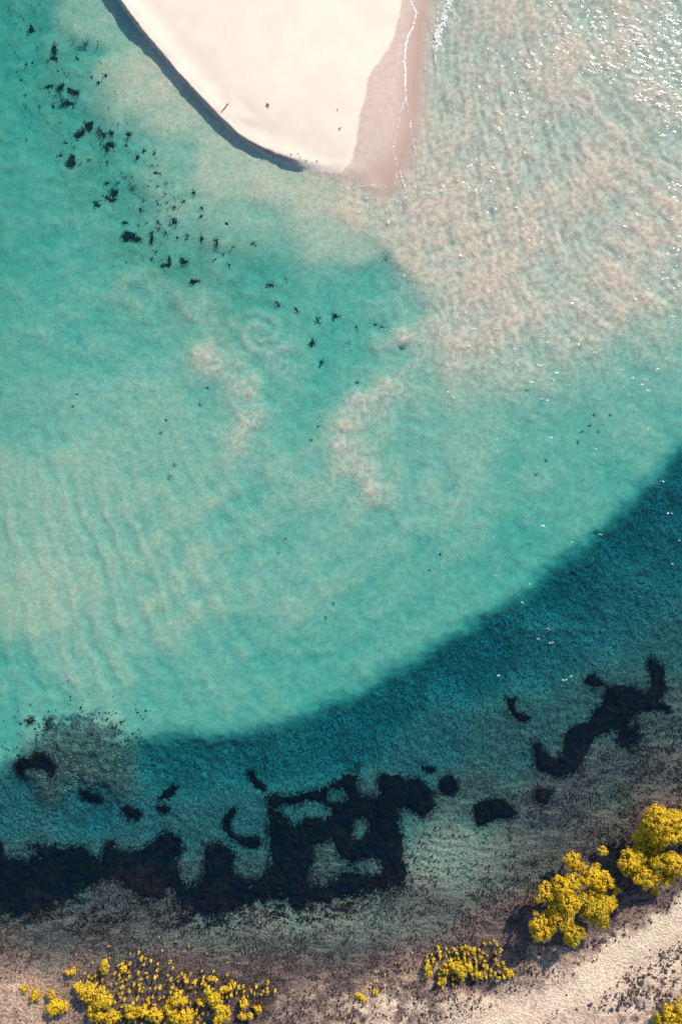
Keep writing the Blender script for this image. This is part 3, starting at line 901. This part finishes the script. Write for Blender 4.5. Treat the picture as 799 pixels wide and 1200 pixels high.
def rock_mesh(seed):
    r = random.Random(seed)
    vs, fs = [], []
    rings = [(0.0, -.3, .8), (0.0, .15, 1.0), (0.0, .5, .62)]
    for _, z, rad in rings:
        for k in range(7):
            a = 2 * math.pi * k / 7 + r.uniform(-.2, .2)
            q = rad * r.uniform(.75, 1.2)
            vs.append((q * math.cos(a), q * math.sin(a) * .8, z * r.uniform(.8, 1.2)))
    vs.append((r.uniform(-.1, .1), r.uniform(-.1, .1), .68))
    for j in range(2):
        for k in range(7):
            fs.append((j * 7 + k, j * 7 + (k + 1) % 7, j * 7 + 7 + (k + 1) % 7, j * 7 + 7 + k))
    for k in range(7):
        fs.append((14 + k, 14 + (k + 1) % 7, 21))
    me = bpy.data.meshes.new('stone')
    me.from_pydata(vs, [], fs)
    me.materials.append(STONE)
    return me


rocks = [rock_mesh(k) for k in range(6)]
cnt = 0
tries = 0
stone_objs = []
while cnt < 150 and tries < 6000:
    tries += 1
    a, b = random.uniform(655, 805), random.uniform(1075, 1180)
    pd = seg_dist(np.array([a]), np.array([b]), PATH)[0]
    above = b < 1110 and a < 760
    if pd < 20 or ((a - 640) * .75 + (b - 1165) < 0 and not (above and random.random() < .35)):
        continue
    nn = fbm(np.array([X(a) / 1.6]), np.array([Y(b) / 1.6]), 3, 97)[0]
    if nn < -.05:
        continue
    z = float(bed_z(a, b)[0])
    ro = obj('stone', rocks[cnt % 6])
    sz = random.uniform(.13, .27)
    ro.location = (X(a), Y(b), z)
    ro.scale = (sz * random.uniform(.8, 1.3), sz, sz * random.uniform(.7, 1.1))
    ro.rotation_euler = (0, 0, random.uniform(0, 6.28))
    where = 'between the mangroves and the pale sand path' if above and (a - 640) * .75 + (b - 1165) < 0 else 'scattered on the sand past the pale path'
    stone_objs.append((ro, a, b))
    tag(ro, 'small dark stone ' + where, 'stone', 'dark stones ' + where)
    cnt += 1

STONE_MARKS = [(790, 1185, 'corner mangrove'), (690, 1080, 'big mangrove clump'), (765, 1035, 'open-crowned mangrove'), (799, 1110, 'upper path end'), (735, 1150, 'densest stones'), (665, 1160, 'lower path end')]
for (ro, a, b), lab in zip(stone_objs, rel_labels([(q[1], q[2]) for q in stone_objs], STONE_MARKS, 'small dark stone', 'one of the farther ones')):
    ro['label'] = lab

# ------------------------------------------------------------------ mangroves
l_ = NT('mangrove_leaf')
P = l_.pos()
lc = l_.mix(l_.mapr(l_.noise(P, 1.1, 3), .35, .65), (.58, .36, .008), (.80, .48, .010))
lc = l_.mix(l_.mapr(l_.noise(P, 4.5, 2), .42, .66, 0, .8), lc, (.22, .17, .014))
lc = l_.mix(l_.math('MULTIPLY', l_.n('ShaderNodeObjectInfo').outputs['Random'], .5), lc, (.30, .25, .018))
dif = l_.principled(lc, .6, .25)
trn = l_.n('ShaderNodeBsdfTranslucent')
l_.put(trn.inputs['Color'], lc)
mxs = l_.n('ShaderNodeMixShader')
mxs.inputs[0].default_value = .10
l_.put(mxs.inputs[1], dif)
l_.put(mxs.inputs[2], trn.outputs[0])
LEAF = l_.surface(mxs.outputs[0])
s_ = NT('mangrove_bark')
P = s_.pos()
TRUNK = s_.surface(s_.principled(s_.mix(s_.mapr(s_.noise(P, 8.0, 4), .35, .65), (.06, .045, .035), (.16, .125, .10)), .9, .1))


def leaves(centres, normals, n_each, rad, L, W):
    """leaf clumps: n_each pointed leaves round each centre, facing mostly outwards"""
    m = len(centres) * n_each
    c = np.repeat(centres, n_each, 0)
    nn = np.repeat(normals, n_each, 0)
    off = RNG.normal(size=(m, 3))
    off /= np.linalg.norm(off, axis=1)[:, None]
    rv = np.repeat(rad * RNG.uniform(.55, 1.6, (len(centres), 1)), n_each, 0)
    off = off * (rv * RNG.random((m, 1)) ** .6) * np.repeat(RNG.uniform(.6, 1.3, (len(centres), 3)), n_each, 0)
    out = off / rv + .55 * nn + .25 * RNG.normal(size=(m, 3))
    out /= np.linalg.norm(out, axis=1)[:, None]
    t = np.cross(out, RNG.normal(size=(m, 3)))
    t /= np.linalg.norm(t, axis=1)[:, None]
    bt = np.cross(out, t)
    l = L * RNG.uniform(.7, 1.3, (m, 1))
    w_ = W * RNG.uniform(.7, 1.3, (m, 1))
    p = c + off
    v = np.stack([p - t * l * .5, p + bt * w_ * .5 + out * .01, p + t * l * .5, p - bt * w_ * .5 + out * .01], 1).reshape(-1, 3)
    return v, np.arange(m * 4).reshape(m, 4)


def crown_mesh(name, r, h, seed, dens=1.0):
    """a knobbly dome of leaf clumps of radius r and height h, centred on the origin"""
    k = int(max(16, 75 * r * r * dens))
    u = RNG.random(k)
    a = RNG.uniform(0, 2 * math.pi, k)
    cz = -.35 + 1.35 * u
    cr = np.sqrt(np.clip(1 - np.clip(cz, -1, 1) ** 2, 0, 1))
    nrm = np.stack([np.cos(a) * cr, np.sin(a) * cr, cz], 1)
    ph = RNG.uniform(0, 6.28, 4)
    lob = 1 + .13 * np.sin(3 * a + ph[0]) + .10 * np.sin(5 * a + ph[1] + 3 * cz) + .09 * RNG.normal(size=k)
    pts = nrm * np.stack([r * lob, r * lob, h * lob], 1) * .88
    gapn = noise(nrm[:, 0] * 2.6 + ph[2] * 9, nrm[:, 1] * 2.6 + ph[3] * 9, 5)
    keepc = gapn > -.42
    pts = pts[keepc]
    fill = nrm[: k // 3] * np.array([r, r, h]) * RNG.uniform(.25, .75, (k // 3, 1))
    C = np.concatenate([pts, fill])
    N = np.concatenate([nrm[keepc], nrm[: k // 3]])
    v, f = leaves(C, N, 38, min(.25, .17 + r * .05), .16, .10)
    return mesh_np(name, v, [f])


def tube(pts, rads, seg=6):
    V, F = [], []
    pts = [Vector(p) for p in pts]
    for i, p in enumerate(pts):
        d = (pts[min(i + 1, len(pts) - 1)] - pts[max(i - 1, 0)]).normalized()
        a = d.cross(Vector((.3, 1, .1))).normalized()
        b = d.cross(a)
        for k in range(seg):
            t = 2 * math.pi * k / seg
            V.append(p + (a * math.cos(t) + b * math.sin(t)) * rads[i])
    for i in range(len(pts) - 1):
        for k in range(seg):
            F.append((i * seg + k, i * seg + (k + 1) % seg, (i + 1) * seg + (k + 1) % seg, (i + 1) * seg + k))
    return V, F


def py_mesh(name, V, F, mat):
    me = bpy.data.meshes.new(name)
    me.from_pydata([tuple(v) for v in V], [], F)
    me.materials.append(mat)
    return me


def mangrove(name, lobes, height, label, group=None):
    """lobes: (px, py, radius in map units[, height factor]) of each rounded clump of the crown"""
    L = []
    for lb in lobes:
        hf = lb[3] if len(lb) > 3 else 1.0
        r = lb[2] * MPP * 1.13
        zc = height * hf - r * .6
        L.append((*place(lb[0], lb[1], zc), r, zc))
    wsum = sum(l[2] ** 2 for l in L)
    bx = sum(l[0] * l[2] ** 2 for l in L) / wsum
    by = sum(l[1] * l[2] ** 2 for l in L) / wsum
    bz = float(bed_z(bx, by)[0])
    root = obj(name, None, label=label, cat='mangrove', group=group)
    root.location = (X(bx), Y(by), bz)
    fork = Vector((0, 0, max(.15, (height - bz) * .28)))
    V, F = tube([(0, 0, -.1), fork * .5 + Vector((.05, .03, 0)), fork], [.05 + .035 * height, .04 + .03 * height, .03 + .025 * height])
    obj('trunk', py_mesh('trunk', V, F, TRUNK), parent=root)
    for lx, ly, r, zc in L:
        c = Vector((X(lx) - X(bx), Y(ly) - Y(by), zc - bz))
        if len(L) > 1 or height > 1.5:
            mid = fork.lerp(c, .55) + Vector((0, 0, .12 * height))
            V, F = tube([fork * .9, mid, c], [.02 + .022 * height, .015 + .014 * height, .012])
            obj('limb', py_mesh('limb', V, F, TRUNK), parent=root)
        cm = crown_mesh('crown', r, r * random.uniform(.75, .95), 0)
        co = obj('crown', cm, LEAF, parent=root)
        co.location = c
    return root


mangrove('mangrove_tree', [(671, 1034, 8), (659, 1040, 11, 1.05), (639, 1046, 10, .9), (665, 1058, 12, 1.08), (634, 1086, 13, .92), (659, 1076, 12), (670, 1094, 11, .85), (650, 1062, 8, .85), (644, 1072, 6, .6)], 4.2,
         'tall yellow mangrove with many knobbly crowns, the western half of the big clump', 'full grown yellow mangroves')
mangrove('mangrove_tree', [(690, 1027, 10), (704, 1032, 11, .95), (697, 1042, 8, .9), (698, 1064, 14, 1.05), (685, 1053, 8, .95), (709, 1060, 9, .9), (703, 1076, 9, .85), (688, 1070, 8, .9), (717, 1055, 4, .5)], 4.0,
         'yellow mangrove with broad crowns, the eastern half of the big clump', 'full grown yellow mangroves')
mangrove('mangrove_bush', [(670, 1008, 8), (675, 1014, 7, .9)], 2.6, 'small round yellow mangrove just above the big clump', 'mid-sized mangrove bushes')
mangrove('mangrove_bush', [(705, 998, 5)], 1.0, 'tiny pale yellow mangrove standing apart between the two big clumps')
mangrove('mangrove_bush', [(698, 1015, 4)], 1.2, 'tiny mangrove bud poking out at the top of the big clump')
mangrove('mangrove_tree', [(770, 962, 15, 1.05), (785, 962, 13), (777, 976, 12, .98), (790, 975, 11, .9), (760, 972, 11, .85), (751, 984, 10, .65), (765, 988, 11, .62)], 4.8,
         'tall dome-crowned yellow mangrove by the right edge, dark on its shaded side', 'full grown yellow mangroves')
mangrove('mangrove_tree', [(737, 1010, 12), (747, 1003, 9, .85), (770, 1011, 9), (787, 1010, 11, 1.05), (794, 1019, 8, .95), (753, 1027, 11, .95), (767, 1028, 7, .8), (781, 1028, 8, .75), (757, 1012, 10, .7)], 3.8,
         'open-crowned yellow mangrove with separate tufts, just below the dome-crowned one', 'full grown yellow mangroves')
mangrove('mangrove_bush', [(766, 1044, 4)], .9, 'tiny mangrove bush under the open-crowned mangrove')
mangrove('mangrove_bush', [(722, 1045, 4)], .8, 'tiny mangrove bush deep in shade between the two big clumps')
mangrove('mangrove_tree', [(785, 1192, 11), (798, 1186, 12, 1.1), (776, 1200, 10, .9), (800, 1204, 13)], 2.4, 'bright yellow mangrove cut off by the bottom right corner')
mangrove('mangrove_tree', [(812, 948, 12), (822, 960, 14), (806, 985, 7, .6)], 4.2, 'mangrove at the right border, mostly beyond the dome-crowned one')

# bushes on the lower left mud flat and in the middle patch
BUSH = [([(29, 1158, 3)], .6, 'small yellow bush, outermost on the tan sand at the lower left'), ([(41, 1168, 4.5), (43, 1163, 3)], .9, 'yellow bush second from the tan sand corner'),
        ([(61, 1165, 4)], .9, 'lone round yellow bush above the wide low one'), ([(60, 1182, 5), (67, 1178, 6), (74, 1179, 5), (66, 1185, 4)], 1.2, 'wide low yellow bush on the tan sand, lower left'),
        ([(123, 1128, 3), (123, 1135, 4.2)], 1.0, 'yellow bush shaped like a figure eight, alone high on the mud'), ([(91, 1156, 3.2)], .8, 'small yellow bush at the left end of the thicket'),
        ([(98, 1160, 5), (108, 1161, 6), (103, 1167, 5)], 1.6, 'broad yellow bush at the upper left of the thicket'), ([(121, 1169, 7), (116, 1175, 5), (125, 1175, 5)], 1.8, 'big round yellow bush in the left of the thicket'),
        ([(107, 1183, 4), (109, 1189, 4)], 1.2, 'narrow yellow bush at the lower left of the thicket'), ([(118, 1188, 6)], 1.4, 'yellow bush right below the big round one'), ([(132, 1191, 6), (128, 1196, 4)], 1.4, 'yellow bush by the bottom border, left of centre thicket'),
        ([(145, 1136, 2.8)], .7, 'tiny orange-yellow bush right of the figure-eight bush'), ([(85, 1138, 3), (80, 1140, 2)], .6, 'flat pale yellow bush high at the left'),
        ([(155, 1187, 6), (153, 1179, 4)], 1.5, 'yellow bush in the middle of the bottom row'), ([(168, 1184, 6)], 1.5, 'round yellow bush, next along the bottom row'), ([(179, 1187, 5), (185, 1192, 5)], 1.4, 'slanting yellow bush in the bottom row'),
        ([(211, 1170, 7), (206, 1174, 4)], 1.8, 'bright yellow bush standing above the bottom row'), ([(200, 1184, 5), (206, 1191, 6)], 1.5, 'yellow bush under the bright standing one'), ([(218, 1191, 7)], 1.6, 'yellow bush at the bottom, right of the standing one'),
        ([(245, 1161, 4), (250, 1169, 6), (256, 1178, 6), (261, 1188, 7), (255, 1194, 5)], 1.9, 'long yellow bush running down to the bottom border at the right of the thicket'), ([(285, 1176, 4)], .9, 'small spreading bush beyond the long bush'),
        ([(302, 1182, 3.6)], .8, 'last small yellow bush on the tan sand right of the thicket'), ([(284, 1191, 3.6), (293, 1190, 2.6)], 1.0, 'small yellow bush by the bottom border right of the long bush'), ([(236, 1175, 4)], 1.2, 'narrow bush wedged left of the long bush'),
        ([(262, 1160, 3), (268, 1158, 3)], 1.0, 'small bush above the long bush'),
        ([(537, 1134, 6), (530, 1130, 4), (541, 1140, 5)], 1.6, 'largest green-yellow bush in the middle patch'), ([(524, 1135, 4.5)], 1.3, 'yellow bush left of the largest in the middle patch'), ([(548, 1133, 4.5)], 1.4, 'yellow bush right of the largest in the middle patch'),
        ([(518, 1148, 3.6)], 1.1, 'lone round bush at the lower side of the middle patch'), ([(501, 1134, 3), (502, 1140, 3)], 1.1, 'upright bush at the left end of the middle patch'), ([(596, 1141, 4)], 1.2, 'yellow bush at the right end of the middle patch'),
        ([(560, 1142, 3.8)], 1.2, 'bush on the lower right side of the middle patch'), ([(554, 1114, 3.4)], 1.1, 'bush at the top of the middle patch'),
        ([(440, 1163, 2.6)], .7, 'small yellow-green bush alone left of the middle patch'), ([(425, 1170, 3), (420, 1167, 2)], .6, 'flat yellow-green bush lowest left of the middle patch')]
for lobes, h, lab in BUSH:
    mangrove('mangrove_bush', [(l[0], l[1], l[2] * 1.12) for l in lobes], h, lab, 'low yellow mangrove bushes')


def sapling_mesh(seed):
    r = random.Random(seed)
    h = 1.0
    V, F = tube([(0, 0, -.05), (r.uniform(-.04, .04), r.uniform(-.04, .04), .5), (r.uniform(-.06, .06), r.uniform(-.06, .06), .95)], [.025, .02, .01], 4)
    V = np.array([tuple(v) for v in V])
    k = 9
    t = np.linspace(.35, 1.0, k)
    C = np.stack([RNG.normal(0, .06, k), RNG.normal(0, .06, k), t * h], 1)
    N = np.stack([RNG.normal(0, .5, k), RNG.normal(0, .5, k), np.ones(k)], 1)
    N /= np.linalg.norm(N, axis=1)[:, None]
    lv, lf = leaves(C, N, 9, .13, .17, .09)
    me = mesh_np('mangrove_sapling', np.concatenate([V, lv]), [np.array(F), lf + len(V)])
    me.materials.append(LEAF)
    me.materials.append(TRUNK)
    mi = np.zeros(len(me.polygons), np.int32)
    mi[: len(F)] = 1
    me.polygons.foreach_set('material_index', mi)
    return me


saps = [sapling_mesh(k) for k in range(6)]
MIDPATCH = [(500, 1116), (515, 1108), (540, 1108), (560, 1106), (578, 1100), (588, 1112), (592, 1130), (598, 1142), (584, 1150), (560, 1150), (542, 1146), (524, 1158), (508, 1154), (499, 1144)]
THICKET = [(88, 1150), (100, 1140), (125, 1142), (150, 1122), (172, 1112), (180, 1125), (200, 1122), (215, 1140), (240, 1136), (265, 1140), (275, 1152), (290, 1150), (320, 1150), (328, 1162), (300, 1172), (272, 1176), (262, 1200), (110, 1200), (100, 1180)]
spots = []


def fill(poly, n, lab, grp, dmin, hr):
    xs, ys = [p[0] for p in poly], [p[1] for p in poly]
    got, tr_ = 0, 0
    while got < n and tr_ < 20000:
        tr_ += 1
        a, b = random.uniform(min(xs), max(xs)), random.uniform(min(ys), max(ys))
        if poly_sd(np.array([a]), np.array([b]), poly)[0] > 0:
            continue
        if any((a - s[0]) ** 2 + (b - s[1]) ** 2 < dmin * dmin for s in spots):
            continue
        spots.append((a, b, random.uniform(*hr), lab, grp))
        got += 1


fill(MIDPATCH, 72, 'thin upright yellow sapling in the middle patch near the bottom', 'saplings in the middle patch', 4.6, (.5, 1.0))
fill(THICKET, 188, 'thin upright yellow sapling in the lower left thicket', 'saplings in the lower left thicket', 4.4, (.45, 1.0))
fill([(60, 1130), (120, 1105), (180, 1095), (260, 1120), (280, 1140), (180, 1115), (110, 1140)], 19, 'sparse little sapling on dark mud above the thicket', 'sparse saplings above the thicket', 8, (.2, .4))
fill([(405, 1160), (440, 1145), (470, 1120), (500, 1105), (500, 1150), (475, 1165), (430, 1178)], 19, 'sparse little sapling left of the middle patch', 'sparse saplings left of the middle patch', 7, (.25, .5))
SHORT = ['outermost bush on the tan sand', 'second bush from the corner', 'lone round bush', 'wide low bush', 'figure-eight bush', 'small end bush', 'broad bush', 'big round bush', 'narrow low bush', 'bush below the big round one', 'bottom border bush', 'tiny orange bush',
         'flat pale bush', 'middle bottom bush', 'round bottom bush', 'slanting bush', 'bright standing bush', 'bush under the standing one', 'bush beside the standing one', 'long bush', 'small spreading bush', 'last bush on tan sand', 'small border bush', 'wedged bush', 'bush topping the long one',
         'largest middle bush', 'bush flanking the largest', 'green bush by the largest', 'lone lower bush', 'upright end bush', 'right end bush', 'lower side bush', 'top middle bush', 'small lone bush', 'flat lowest bush']
MARKS = [(l[0][0][0], l[0][0][1], nm) for l, nm in zip(BUSH, SHORT)]
sap_lab = rel_labels([(q[0], q[1]) for q in spots], MARKS, 'thin yellow sapling', 'one of the farther ones')
for i, (a, b, h, lab, grp) in enumerate(spots):
    lab = sap_lab[i]
    a2, b2 = place(a, b, h * .6)
    so = obj('mangrove_sapling', saps[i % 6], label=lab, cat='sapling', group=grp)
    so.location = (X(a2), Y(b2), float(bed_z(a2, b2)[0]))
    s = h * random.uniform(.95, 1.2)
    so.scale = (s * .95 + .15, s * .95 + .15, s)
    so.rotation_euler = (random.uniform(-.1, .1), random.uniform(-.1, .1), random.uniform(0, 6.28))

# ------------------------------------------------------------------ foam at the edge of the spit, and painted glint flecks
f_ = NT('foam')
P = f_.pos()
FOAM_GLINT = f_.surface(f_.principled(f_.mix(f_.mapr(f_.noise(P, 6.0, 3), .3, .7), (.74, .68, .62), (.84, .82, .79)), .8, .3))


def foam_glint_line(pts, width, dens, gap, seed, jitter=1.0, thick=.008):
    """a broken string of flat white cells, for froth and painted glints, along a line"""
    line = np.array(catmull(pts, 14))
    seg = np.linalg.norm(np.diff(line, axis=0), axis=1)
    cum = np.concatenate([[0], np.cumsum(seg)])
    n = int(cum[-1] * dens)
    t = RNG.uniform(0, cum[-1], n)
    cx, cy = np.interp(t, cum, line[:, 0]), np.interp(t, cum, line[:, 1])
    keep = noise(t / 9.0, np.full(n, seed * 3.7), seed) + .5 * noise(t / 2.5, np.full(n, seed * 1.7), seed + 1) > gap
    cx, cy = cx[keep] + RNG.normal(0, width * 1.3, keep.sum()), cy[keep] + RNG.normal(0, width, keep.sum())
    m = len(cx)
    r = (.016 + .065 * RNG.random(m) ** 3) * jitter
    zz = np.maximum(bed_z(cx, cy), 0) + .012 + .05 * np.exp(-(seg_dist(cx, cy, [(462, 233), (500, 227), (545, 222), (590, 230)]) / 5) ** 2)
    ph = RNG.uniform(0, 6.28, m)
    vs = []
    for k in range(6):
        a = ph + k * math.pi / 3
        q = r * RNG.uniform(.6, 1.35, m)
        vs.append(np.stack([X(cx) + np.cos(a) * q, Y(cy) + np.sin(a) * q, zz], 1))
    vs.append(np.stack([X(cx), Y(cy), zz + thick], 1))
    V = np.stack(vs, 1).reshape(-1, 3)
    o = np.arange(m) * 7
    return V, np.concatenate([np.stack([o + k, o + (k + 1) % 6, o + 6], 1) for k in range(6)])


LINES = [([(481, -40), (481, 0), (487, 14), (484, 30), (477, 46), (474, 70), (475, 85), (475, 110), (477, 122)], .45, 9, -.9, 1.0),
         ([(475, 115), (470, 130), (466, 150), (461, 175), (465, 195), (462, 222)], .6, 4, -.3, .8),
         ([(477, 122), (480, 140), (484, 165), (488, 182)], .5, 4, -.2, .8), ([(484, 160), (492, 172), (496, 182)], .4, 3, -.1, .8),
         ([(468, 190), (470, 205), (476, 225)], .6, 5, -.3, .9), ([(400, 222), (430, 217), (458, 219)], .5, 3, -.4, .7), ([(398, 233), (430, 232), (460, 237)], .8, 3.5, -.2, .7),
         ([(460, 236), (480, 230), (505, 226)], 2.2, 5, -.3, .8), ([(458, 232), (475, 225), (490, 215)], 1.4, 2.5, -.1, .7), ([(500, 227), (530, 222), (560, 224)], .9, 2.5, -.1, .7), ([(470, 245), (490, 250), (515, 262)], 1.0, 2, 0, .7), ([(466, 238), (462, 250), (455, 262)], 1.0, 4, -.1, .8),
         ([(458, 240), (452, 250), (446, 262)], .8, 3, -.1, .7), ([(532, -30), (526, 0), (521, 18), (514, 40), (511, 58)], 1.8, 16, -.6, 1.1),
         ([(512, 30), (503, 42), (494, 50)], 1.6, 4, -.1, .7), ([(498, 54), (497, 68), (498, 82)], .5, 2.5, -.1, .7), ([(514, 0), (512, 30), (510, 60), (512, 80)], .7, 5, -.2, .8),
         ([(385, 206), (400, 222), (420, 245), (440, 258)], 1.4, 2, 0, .7), ([(470, 320), (482, 332), (494, 345)], 1.0, 4, -.1, .8), ([(520, 352), (535, 362), (560, 372)], 1.0, 2.5, .0, .8),
         ([(543, 176), (552, 196), (556, 205)], .8, 3, -.1, .7), ([(528, 8), (540, 24), (556, 36)], .8, 3, 0, .8)]
for _ in range(26):          # froth flecks over the drop-off, also painting white sun glints on the water
    a, b = random.uniform(560, 799), random.uniform(420, 800)
    LINES.append(([(a, b), (a + random.uniform(1, 3), b + random.uniform(-1, 1)), (a + random.uniform(3, 6), b + random.uniform(-2, 2))], .35, 4, -2, random.uniform(.5, .9)))
for _ in range(40):  # white dashes painting sun glints along the lower edge of the shoal
    a, b = random.uniform(520, 799), random.uniform(370, 470)
    LINES.append(([(a, b), (a + random.uniform(1, 3), b + random.uniform(0, 2)), (a + random.uniform(3, 7), b + random.uniform(0, 4))], .35, 4, -2, random.uniform(.5, .9)))
Vs, Fs, off = [], [], 0
for k, (pts, wd, dn, gap, jt) in enumerate(LINES):
    V, F = foam_glint_line(pts, wd, dn * .6, gap + .04, 300 + k * 7, jt)
    Vs.append(V)
    Fs.append(F + off)
    off += len(V)
obj('foam_and_glints', mesh_np('foam_and_glints', np.concatenate(Vs), [np.concatenate(Fs)]), FOAM_GLINT, kind='stuff', label='thin broken lines of white foam along the wet sandbank edge, with painted glint flecks', cat='foam')

# ------------------------------------------------------------------ drift bits on the sandbank and leaves afloat
d_ = NT('driftwood')
DRIFT = d_.surface(d_.principled(d_.mix(d_.mapr(d_.noise(d_.pos(), 9.0, 3), .3, .7), (.10, .075, .06), (.24, .19, .16)), .9, .1))


def stick(a0, b0, a1, b1, r, label, name='driftwood_stick'):
    z0, z1 = float(bed_z(a0, b0)[0]), float(bed_z(a1, b1)[0])
    p0, p1 = Vector((X(a0), Y(b0), z0 + r)), Vector((X(a1), Y(b1), z1 + r))
    m1 = p0.lerp(p1, .4) + Vector((.06, .05, .03))
    V, F = tube([p0 - p0, m1 - p0, p1 - p0], [r, r * .8, r * .5])
    side_p = m1 - p0
    V2, F2 = tube([side_p, side_p + Vector((.12, -.05, .08))], [r * .5, r * .3])
    o = obj(name, py_mesh(name, V + V2, F + [tuple(i + len(V) for i in f) for f in F2], DRIFT), label=label, cat='driftwood', group='drift bits on the sandbank')
    o.location = p0
    return o


stick(268, 124, 260, 134, .07, 'thin driftwood stick lying on the dry sand near the cut bank')
stick(313, 125, 316, 128, .09, 'short dark driftwood bit alone in the middle of the dry sand')
WR = [(311, 177), (314, 180), (320, 184), (336, 184), (342, 183), (349, 182), (352, 186), (358, 190), (371, 190), (395, 131), (399, 152), (352, 196)]
for (a, b), lab in zip(WR, rel_labels(WR, [(398, 201, 'tip of the dry sand'), (314, 126, 'short driftwood bit')], 'speck of dark wrack', 'one of the farther ones')):
    stick(a, b, a + random.uniform(-2.5, 2.5), b + random.uniform(-1.5, 1.5), random.uniform(.035, .07), lab, 'wrack_scrap')

AF = [(205, 545, 'dark leaf clump afloat in the wide pale lagoon'), (335, 632, 'dark speck of weed afloat in mid lagoon'), (373, 500, 'dark leaf clump afloat between the two sand plumes'), (695, 486, 'dark leaf clump afloat near the right edge, left of its pair'),
      (714, 487, 'dark leaf speck afloat near the right edge, right of its pair'), (690, 499, 'tiny leaf speck afloat below the pair near the right edge'), (639, 540, 'dark weed scrap afloat before the drop-off on the right'),
      (515, 650, 'small weed scrap afloat in the lower lagoon'), (391, 708, 'cross-shaped weed scrap afloat above the drop-off'), (91, 462, 'weed speck afloat in the left lagoon, upper'), (195, 493, 'weed speck afloat left of the pale plume'), (243, 455, 'weed speck afloat on the pale plume')]
for i, (a, b, lab) in enumerate(AF):
    n = 26
    r = .22 if i in (0, 2, 3, 6, 8, 1) else .13
    v, f = blades(n, RNG.normal(X(a), r * .45, n), RNG.normal(Y(b), r * .45, n), np.full(n, .06) + RNG.uniform(0, .03, n), (.1, .24), (.03, .06), .15)
    obj('floating_weed', mesh_np('floating_weed', v, [f]), SEAWEED, label=lab, cat='weed', group='weed scraps afloat on the lagoon')
